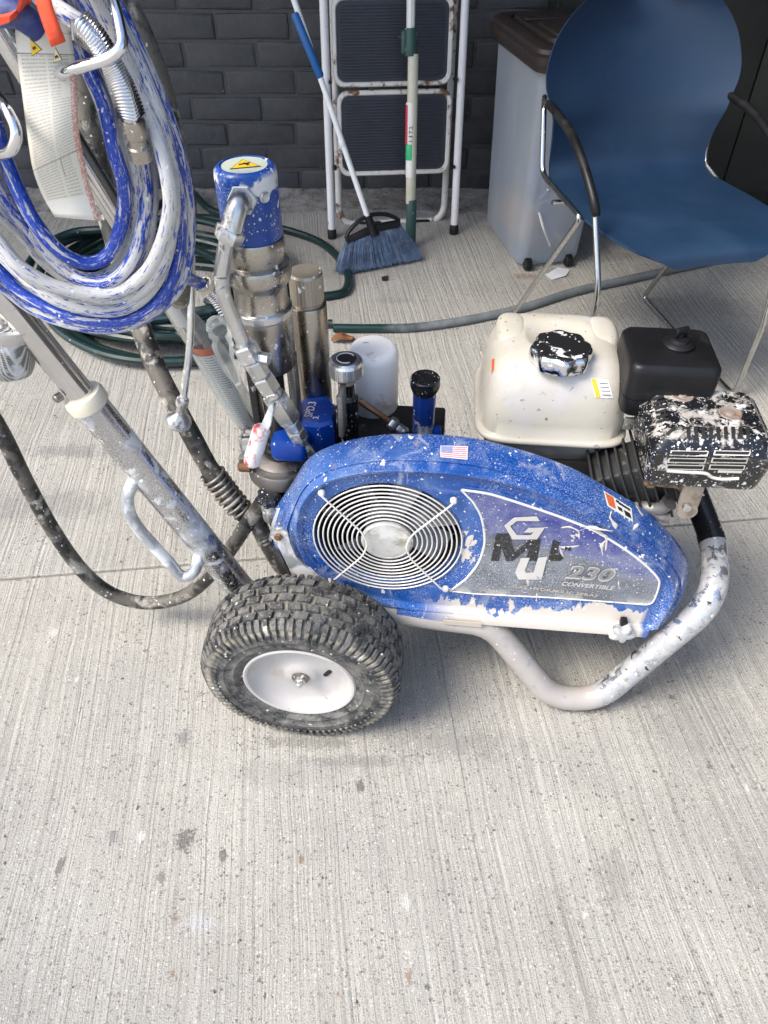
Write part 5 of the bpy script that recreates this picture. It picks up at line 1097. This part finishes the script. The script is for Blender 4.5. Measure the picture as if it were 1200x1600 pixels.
# carrying loop welded to the near tube
yl = on_line(N0, 760)[1]-.012
dpts = [PY(228, 742, yl+.008), PY(212, 748, yl-.004), PY(199, 784, yl-.006), PY(214, 822, yl-.006), PY(262, 876, yl-.006), PY(284, 900, yl-.006), PY(304, 892, yl-.004), PY(312, 862, yl+.008)]
part(MB().tube(crom(dpts, 7), .0088, 14), 'carry_loop', paintmat('loop_caked_in_paint', (.48, .51, .56), .35, .7, [(WHITE, 24, .50, .60), ((.2, .10, .04), 30, .70, .73)], [(WHITE, 200, .5, .25)], mist=(WHITE, .6)))
# clear sleeve with folded manual on the far tube
def slv():
    s = NT('clear_plastic_film'); s.fin((.76, .78, .77), .12, 0, .8)
    tp = s.n('ShaderNodeBsdfTransparent', {'Color': (.97, .98, .975, 1)}); f = s.n('ShaderNodeFresnel', {'IOR': 1.6}).outputs[0]
    mx = s.n('ShaderNodeMixShader', {0: s.math('ADD', s.math('MULTIPLY', f, .55), .07), 1: tp.outputs[0], 2: s.b.outputs[0]}); s.t.links.new(mx.outputs[0], s.t.nodes['Material Output'].inputs[0]); return s.m
m_film = slv()
sa_, sb_ = on_line(F0, 668), on_line(F0, 462); sd_ = nrm(sb_-sa_); sL = np.linalg.norm(sb_-sa_)
m = MB(); rg = []
for i, t in enumerate(np.linspace(0, 1, 14)):
    c = sa_+sd_*sL*t+U*(.010*math.sin(math.pi*t)); r_ = .0185+.010*math.sin(math.pi*min(1, t*1.1))**.7
    rg.append([c+(U*math.cos(a)+V*math.sin(a))*r_*(1+.09*math.sin(3*a+i*.7)) for a in np.linspace(0, 2*math.pi, 28, endpoint=False)])
part(m.loft(rg), 'clear_sleeve', m_film, None, 60)
def linemat(name, sx, paper=(.70, .71, .70), ink=(.14, .15, .17), ink_a=.8):
    s = NT(name); sep = s.n('ShaderNodeSeparateXYZ', {'Vector': s.tc.outputs['UV']}); u_, v_ = sep.outputs[0], sep.outputs[1]
    ln = s.math('LESS_THAN', s.math('FRACT', s.math('MULTIPLY', v_, sx)), .42)
    wd_ = s.ramp(s.noise(s.n('ShaderNodeCombineXYZ', {0: s.math('MULTIPLY', u_, 40), 1: s.math('FLOOR', s.math('MULTIPLY', v_, sx))}).outputs[0], 1.0, 2), .42, .48)
    en = s.math('LESS_THAN', u_, s.mixf(s.n('ShaderNodeTexWhiteNoise', {'Vector': s.n('ShaderNodeCombineXYZ', {1: s.math('FLOOR', s.math('MULTIPLY', v_, sx/5))}).outputs[0]}).outputs['Value'], .70, .96))
    mg = s.math('MULTIPLY', s.math('MULTIPLY', s.math('GREATER_THAN', u_, .06), s.math('GREATER_THAN', s.math('ABSOLUTE', s.math('SUBTRACT', u_, .50)), .022)), en)
    f = s.math('MULTIPLY', s.math('MULTIPLY', ln, wd_), mg)
    return s, s.mix(s.math('MULTIPLY', f, ink_a), paper, ink), u_, v_
s, c_, u_, v_ = linemat('manual_print', 34); m_manual = s.fin(c_, .5)
m = MB(); vs, fs, uv = [], [], []
for j in range(13):
    for i in range(9):
        a = R(-150+110*i/8); t = .06+.58*j/12; c = sa_+sd_*sL*t+U*(.010*math.sin(math.pi*t)); vs.append(c+(U*math.cos(a)+V*math.sin(a))*(.0172+.0085*math.sin(math.pi*min(1, t*1.1))**.7))
for j in range(12):
    for i in range(8): fs.append((j*9+i, j*9+i+1, (j+1)*9+i+1, (j+1)*9+i)); uv.append(((i/8, j/12), ((i+1)/8, j/12), ((i+1)/8, (j+1)/12), (i/8, (j+1)/12)))
man = part(m.add(vs, fs, uv), 'folded_manual', m_manual, None, 60)
m = MB(); c = sa_+sd_*sL*.66+U*.010
part(m.loft([[c+sd_*q+(U*math.cos(R(a))+V*math.sin(R(a)))*.0222 for a in range(-150, -39, 10)] for q in (-.008, .008)], closed=False), 'orange_band', m_orange, man)
lb0 = on_line(F0, 485); part(MB().loft([[lb0+sd_*q+(U*math.cos(R(a))+V*math.sin(R(a)))*.0172 for a in range(-140, -30, 10)] for q in (-.022, .022)], closed=False), 'rating_label', m_paper)
# clear bag knotted beside the tube
bgp = [PY(330, 498, 1.0), PY(345, 520, 1.0), PY(352, 555, 1.0), PY(372, 600, 1.0)]
part(MB().tube(crom(bgp, 5), [.008, .014, .018, .016, .019, .02, .017, .015, .018, .016, .014, .012, .013, .011, .008, .005], 12), 'clear_bag', m_film, None, 60)
# chrome hose hooks
hA_ = fillet([PY(150, -70, .66), PY(181, 10, .62), PY(193, 72, .60), PY(172, 92, .598), PY(112, 108, .60), PY(60, 125, .66)], [.05, .018, .018, .05], 7)
part(MB().tube(hA_, .0042, 14), 'hose_hook', m_chrome2)
hB_ = fillet([PY(-30, 110, .66), PY(8, 165, .61), PY(28, 205, .60), PY(20, 236, .60), PY(-12, 245, .62), PY(-60, 240, .68)], [.04, .02, .016, .03], 7)
part(MB().tube(hB_, .0044, 14), 'hose_hook', m_chrome2)

# ---- drain rod with bell end
dr = [PY(299, 400, .90), PY(299, 470, .885), PY(296, 545, .868), PY(285, 632, .85)]
part(MB().tube(crom(dr, 6), .0050, 12), 'drain_rod', m_zinc)
db = PY(285, 628, .85); dax = nrm(PY(279, 658, .846)-db)
part(MB().lathe(db-dax*.008, dax, [(.006, 0), (.0085, .003), (.009, .012), (.006, .018), (.0065, .026), (.016, .034), (.0185, .040), (.0180, .046), (.014, .050), (.0, .051)], 28), 'bell_end', m_zinc)

# ---- suction hoses
h1 = [PY(x, y, d) for x, y, d in ((122, 60, 1.14), (132, 130, 1.14), (148, 230, 1.13), (168, 330, 1.12), (190, 410, 1.08), (215, 495, 1.0), (240, 565, .95), (272, 630, .91), (300, 682, .88), (325, 728, .87), (350, 765, .86), (378, 800, .85), (398, 815, .845))]
h1c = crom(h1, 7)
part(MB().tube(h1c, [.0185-.0033*min(1, i/45) for i in range(len(h1c))], 14), 'suction_hose', m_hoseblk)
sp_ = crom([PY(330, 738, .868), PY(352, 768, .86), (PY(376, 797, .85)+PY(378, 800, .85))/2], 40); hel = []
def helix(path, r, turns):
    P = [np.asarray(p) for p in path]; n = len(P); out = []; T0 = nrm(P[-1]-P[0]); N = nrm(np.cross(T0, [0, 0, 1])); 
    for i in range(n*3-2):
        f_ = i/3; i0 = min(int(f_), n-2); p = P[i0]+(P[i0+1]-P[i0])*(f_-i0); T = nrm(P[i0+1]-P[i0]); N = nrm(N-T*np.dot(N, T)); B = np.cross(T, N); a = 2*math.pi*turns*i/(n*3-3)
        out.append(p+(N*math.cos(a)+B*math.sin(a))*r)
    return out
part(MB().tube(helix(sp_, .0185, 8), .0030, 8), 'hose_spring', m_springd, None, 60)
h2 = [PY(x, y, d) for x, y, d in ((-110, 470, .84), (-70, 560, .84), (0, 672, .84), (40, 752, .835), (85, 832, .83), (130, 893, .83), (175, 928, .83), (230, 942, .83), (285, 932, .83), (325, 902, .83), (360, 858, .83), (385, 820, .825), (412, 782, .815))]
part(MB().tube(crom(h2, 7), .0122, 14), 'drain_hose', m_hoseblk)
h3 = [PY(x, y, d) for x, y, d in ((168, -70, .78), (190, 0, .78), (216, 50, .78), (243, 118, .78), (263, 190, .78), (281, 268, .785), (289, 330, .79), (285, 400, .80), (280, 470, .83))]
part(MB().tube(crom(h3, 7), .0125, 14), 'transfer_hose', m_hoseblk)
# ---- strainer hanging at the left edge
st0 = PY(6, 500, .74); st1 = PY(10, 600, .73); sx_ = nrm(st1-st0)
m_mesh = NT('wire_mesh_crusted'); vec = m_mesh.tc.outputs['Object']
wv1 = m_mesh.n('ShaderNodeTexWave', {'Vector': m_mesh.mapping(vec, rot=(0, 0, R(45))), 'Scale': 150.0, 'Distortion': .4}).outputs['Fac']; wv2 = m_mesh.n('ShaderNodeTexWave', {'Vector': vec, 'Scale': 150.0, 'Distortion': .4}, bands_direction='Z').outputs['Fac']
hh = m_mesh.math('MAXIMUM', wv1, wv2); pt = m_mesh.ramp(m_mesh.noise(vec, 26, 5), .52, .6)
cc_ = m_mesh.mix(m_mesh.ramp(hh, .55, .8), (.03, .03, .03), (.50, .49, .46)); m_mesh.bump(hh, .6, .002); m_meshm = m_mesh.fin(m_mesh.mix(pt, cc_, (.66, .66, .66)), .45, .3)
stn = part(MB().lathe(st0, sx_, [(.020, .0), (.030, .004), (.0315, .010), (.0315, .052), (.0285, .062), (.018, .069), (.0, .070)], 40), 'inlet_strainer', m_meshm)
part(MB().lathe(st0, sx_, [(.0322, .002), (.0330, .005), (.0330, .014), (.0322, .016)], 40), 'strainer_band', m_zinc, stn)
part(MB().tube(fillet([on_line(N0, 400), PY(-6, 440, .742), st0+sx_*.004], .02, 6), .0128, 16), 'suction_stub', m_framew)

# ================================================================== AIRLESS HOSE COIL, TAG AND STRAP
AH = thing('airless_hose', PY(150, 505, .66)*np.array([1, 1, 0])+K*PY(150, 505, .66)[2], 'blue airless hose caked with white paint, coiled on the sprayer handle', 'hose')
loops = [
 (m_hA, .690, [(-30, 425), (7, 450), (50, 482), (100, 503), (160, 513), (207, 505), (250, 480), (280, 445), (293, 400), (295, 350), (290, 290), (275, 225), (248, 150), (212, 70), (172, -10)]),
 (m_hB, .672, [(-40, 385), (0, 423), (40, 461), (100, 491), (165, 502), (215, 495), (251, 466), (274, 417), (282, 350), (278, 290), (261, 220), (234, 140), (194, 50), (150, -40)]),
 (m_hC, .662, [(-40, 350), (0, 395), (50, 443), (100, 473), (167, 486), (212, 473), (245, 438), (264, 382), (270, 317), (266, 255), (252, 195), (228, 130), (195, 55), (160, -20)]),
 (m_hD, .640, [(-45, 325), (0, 381), (33, 418), (83, 446), (140, 459), (187, 454), (227, 427), (251, 385), (265, 333), (264, 290), (252, 235), (236, 190), (214, 140), (186, 70), (150, -10)]),
 (m_hE, .676, [(-40, 270), (0, 331), (33, 364), (67, 406), (110, 438), (150, 453), (190, 443), (220, 403), (235, 340), (236, 283), (227, 227), (213, 150), (196, 93), (168, 45), (136, -10)]),
 (m_hC, .668, [(-30, 225), (8, 288), (38, 342), (66, 384), (98, 419), (131, 436), (165, 432), (189, 411), (206, 370), (214, 320), (213, 283), (202, 227), (185, 159), (159, 108), (138, 40), (112, -20)]),
 (m_hB, .655, [(-30, 140), (6, 240), (30, 300), (56, 350), (95, 394), (135, 411), (168, 399), (187, 360), (195, 312), (192, 280), (180, 241), (165, 176), (145, 125), (108, 45), (80, -20)]),
]
def blend(a, b):
    P = []
    for i in range(15):
        fa, fb = i/14*(len(a)-1), i/14*(len(b)-1); ia, ib = min(int(fa), len(a)-2), min(int(fb), len(b)-2)
        A = np.array(a[ia])*(1-fa+ia)+np.array(a[ia+1])*(fa-ia); B = np.array(b[ib])*(1-fb+ib)+np.array(b[ib+1])*(fb-ib); P.append(tuple((A+B)/2))
    return P
loops.insert(4, (m_hC, .655, [(x+4, y+2) for x, y in blend(loops[2][2], loops[3][2])]))
loops.insert(6, (m_hA, .660, [(x+3, y-1) for x, y in blend(loops[5][2], loops[6][2])]))
tops = [(120, -95), (40, -150), (-60, -150), (-140, -85), (-165, 30), (-140, 150)]
allk = []; marks = []
for i, (mt, y, pts) in enumerate(loops):
    marks.append(len(allk))
    for j, (px, py) in enumerate(pts):
        allk.append(PY(px, py, y+.010*math.sin(j*.9+i)))
    if i < len(loops)-1:
        for j, (px, py) in enumerate(tops): allk.append(PY(px+8*i, py+10*i*(1 if j < 3 else .2), y-.02+.012*math.sin(i*2+j)))
allk += [PY(40, -60, .64), PY(-20, -30, .63)]
marks.append(len(allk)-1)
cur = crom(allk, 8)
for i in range(len(loops)):
    a, b = marks[i]*8, marks[i+1]*8
    MB().tube(cur[a:b+1], .0064, 14).build('hose_loop', loops[i][0], AH, 60)
# whip end with strain relief springs
we = crom([PY(60, -10, .635), PY(85, 12, .624), (PY(108, 28, .615)), PY(128, 42, .611), PY(148, 62, .611), PY(166, 88, .613), PY(180, 112, .616), PY(192, 140, .618), PY(203, 172, .621), PY(209, 196, .624)], 8)
MB().tube(we, .0072, 12).build('whip_end', m_hC, AH, 60)
MB().tube(helix(we[22:68], .0096, 34), .0017, 6).build('strain_relief_spring', m_chrome2, AH, 60)
fe = we[68]; fdv = nrm(we[71]-we[68]); MB().lathe(fe, fdv, [(.0088, 0), (.0095, .002), (.0095, .014), (.0075, .016), (.0075, .022), (.0092, .023), (.0092, .034)], 16).build('hose_fitting', m_steel, AH)
# second hose end that feeds the pump outlet
oe = crom([PY(270, 430, .72), PY(290, 434, .78), PY(305, 440, .815), PY(323, 449, .83), PY(340, 466, .84), PY(356, 490, .84)], 8)
MB().tube(oe, .0072, 12).build('outlet_end', m_hB, AH, 60)
MB().tube(helix(oe[20:41], .0088, 15), .0017, 6).build('strain_relief_spring', m_chrome2, AH, 60)
MB().lathe(PY(321, 447, .829), nrm(oe[26]-oe[22]), [(.0105, -.003), (.0105, .004)], 18).build('ferrule', m_cream, AH)
# blue foam end at the top left, wrapped by the strap
MB().tube(crom([PY(-50, 30, .61), PY(-10, 20, .61), PY(25, 22, .61), PY(50, 36, .61), PY(68, 50, .612)], 6), [.0095]*23+[.009, .006], 14).build('grip_sleeve', paintmat('navy_grip', (.012, .025, .13), .55, 0, [((.12, .16, .3), 30, .5, .7)], []), AH, 60)

# hanging warning tag
Lf = [(23, 22), (24, 50), (28, 92), (34, 140), (39, 180), (45, 225), (50, 258), (58, 285), (70, 312), (86, 339)]
Rt = [(106, 40), (112, 62), (117, 92), (120, 130), (121, 160), (122, 190), (126, 222), (133, 255), (143, 298), (157, 345)]
s, c_, u_, v_ = linemat('tag_print', 66, (.60, .57, .49), (.22, .21, .20), .55)
top_blank = s.math('GREATER_THAN', v_, .80); c_ = s.mix(top_blank, c_, (.64, .62, .56)); bot_blank = s.math('LESS_THAN', v_, .10); c_ = s.mix(bot_blank, c_, (.66, .64, .58))
rule = s.math('MAXIMUM', s.math('LESS_THAN', s.math('ABSOLUTE', s.math('SUBTRACT', v_, .80)), .0025), s.math('MAXIMUM', s.math('LESS_THAN', s.math('ABSOLUTE', s.math('SUBTRACT', v_, .30)), .0022), s.math('LESS_THAN', s.math('ABSOLUTE', s.math('SUBTRACT', v_, .93)), .002)))
rule = s.math('MAXIMUM', rule, s.math('MULTIPLY', s.math('LESS_THAN', s.math('ABSOLUTE', s.math('SUBTRACT', u_, .56)), .006), s.math('LESS_THAN', s.math('ABSOLUTE', s.math('SUBTRACT', v_, .25)), .05)))
c_ = s.mix(s.math('MULTIPLY', rule, .85), c_, (.1, .1, .1))
redz = s.math('MULTIPLY', s.math('GREATER_THAN', u_, .88), s.math('LESS_THAN', v_, .76)); redn = s.ramp(s.noise(s.mapping(s.tc.outputs['UV'], (30, 60, 1)), 1.0, 4), .42, .52)
c_ = s.mix(s.math('MULTIPLY', redz, s.math('MULTIPLY', redn, .75)), c_, (.50, .13, .10))
c_ = s.mix(s.math('MULTIPLY', s.ramp(s.noise(s.tc.outputs['Object'], 30, 5), .62, .75), .4), c_, (.45, .42, .36)); m_tag = s.fin(c_, .55)
TY = .615; nC = 12; Ld = crom([(a, b, 0) for a, b in Lf], 4); Rd = crom([(a, b, 0) for a, b in Rt], 4); vs, fs, uv = [], [], []; nR = len(Ld)
for j in range(nR):
    for i in range(nC+1):
        a = i/nC; x = Ld[j][0]*(1-a)+Rd[j][0]*a; y = Ld[j][1]*(1-a)+Rd[j][1]*a; t = j/(nR-1)
        vs.append(PY(x, y, TY-.006*math.sin(a*math.pi)+.006*math.sin(t*8)+.02*t))
for j in range(nR-1):
    for i in range(nC):
        fs.append((j*(nC+1)+i, j*(nC+1)+i+1, (j+1)*(nC+1)+i+1, (j+1)*(nC+1)+i)); v0, v1 = 1-j/(nR-1), 1-(j+1)/(nR-1)
        uv.append(((i/nC, v0), ((i+1)/nC, v0), ((i+1)/nC, v1), (i/nC, v1)))
tg = tag(MB().add(vs, fs, uv).build('warning_tag', m_tag, None, 60), 'long white paper warning tag with printed text hanging in front of the blue hose coil', 'tag')
sm = tg.modifiers.new('thickness', 'SOLIDIFY'); sm.thickness = .0005; sm.offset = 0
def tagpt(x, y, lift=.0016): return PY(x, y, TY-.006)-np.array([0, lift, 0])
for pts_, mm_, sz_ in (([(49, 60), (66, 76), (52, 85)], m_yellow, 1), ([(88, 74), (98, 92), (85, 96)], paintmat('faded_yellow', (.62, .50, .28), .5, 0, [], []), 1)):
    c = np.mean(np.array(pts_), axis=0)
    out = [tuple(c+(np.array(p)-c)*1.16) for p in pts_]
    nn = -Yv
    e = MB().ngon([tagpt(*p, .0020) for p in out], nn, .0002).build('triangle_edge', m_ink, tg, 0)
    MB().ngon([tagpt(*p, .0026) for p in pts_], nn, .0002).build('warning_triangle', mm_, tg, 0)
    MB().ngon([tagpt(c[0]-3.2, c[1]-1, .0030), tagpt(c[0]+1, c[1]-3.5, .0030), tagpt(c[0]+3.5, c[1]+1, .0030), tagpt(c[0]+.5, c[1]+1, .0030), tagpt(c[0]-1.5, c[1]+4, .0030)], nn, .0002).build('pictogram', m_ink, tg, 0)
# orange red strap
m_strap = paintmat('orange_red_webbing', (.70, .075, .025), .8, 0, [((.50, .05, .02), 60, .5, .7)], [], bump=.2)
st_ = MB(); rows_ = []
for (xa, ya, xb, yb, d) in ((46, -30, 72, -34, .60), (53, -4, 78, -8, .594), (60, 18, 83, 12, .592), (68, 42, 91, 35, .590), (75, 60, 98, 52, .590), (80, 74, 103, 65, .591)):
    a, b = PY(xa, ya, d), PY(xb, yb, d); rows_.append([a, a*.7+b*.3-Yv*.001, a*.3+b*.7-Yv*.001, b])
st_.loft(rows_, closed=False)
lp_ = [(31, -14), (33, 4), (28, 18), (16, 27), (2, 32), (-14, 36)]
rows_ = []
for i, (x, y) in enumerate(lp_):
    c = PY(x, y, .590+.004*i*(i < 3)); nrl = nrm(np.array([.6, 0, .8])) if i > 2 else X
    rows_.append([c-nrl*.0012-Yv*.002, c+nrl*.0012-Yv*.002, c+nrl*.0012+Yv*.022, c-nrl*.0012+Yv*.022])
st_.loft(rows_, cap=True)
sto = tag(st_.build('hook_strap', m_strap, None, 60), 'orange red fabric strap wrapped around the hose at the top left', 'strap')
sm = sto.modifiers.new('thickness', 'SOLIDIFY'); sm.thickness = .0018

for o in list(COL.objects):
    if '_org' in o: del o['_org']
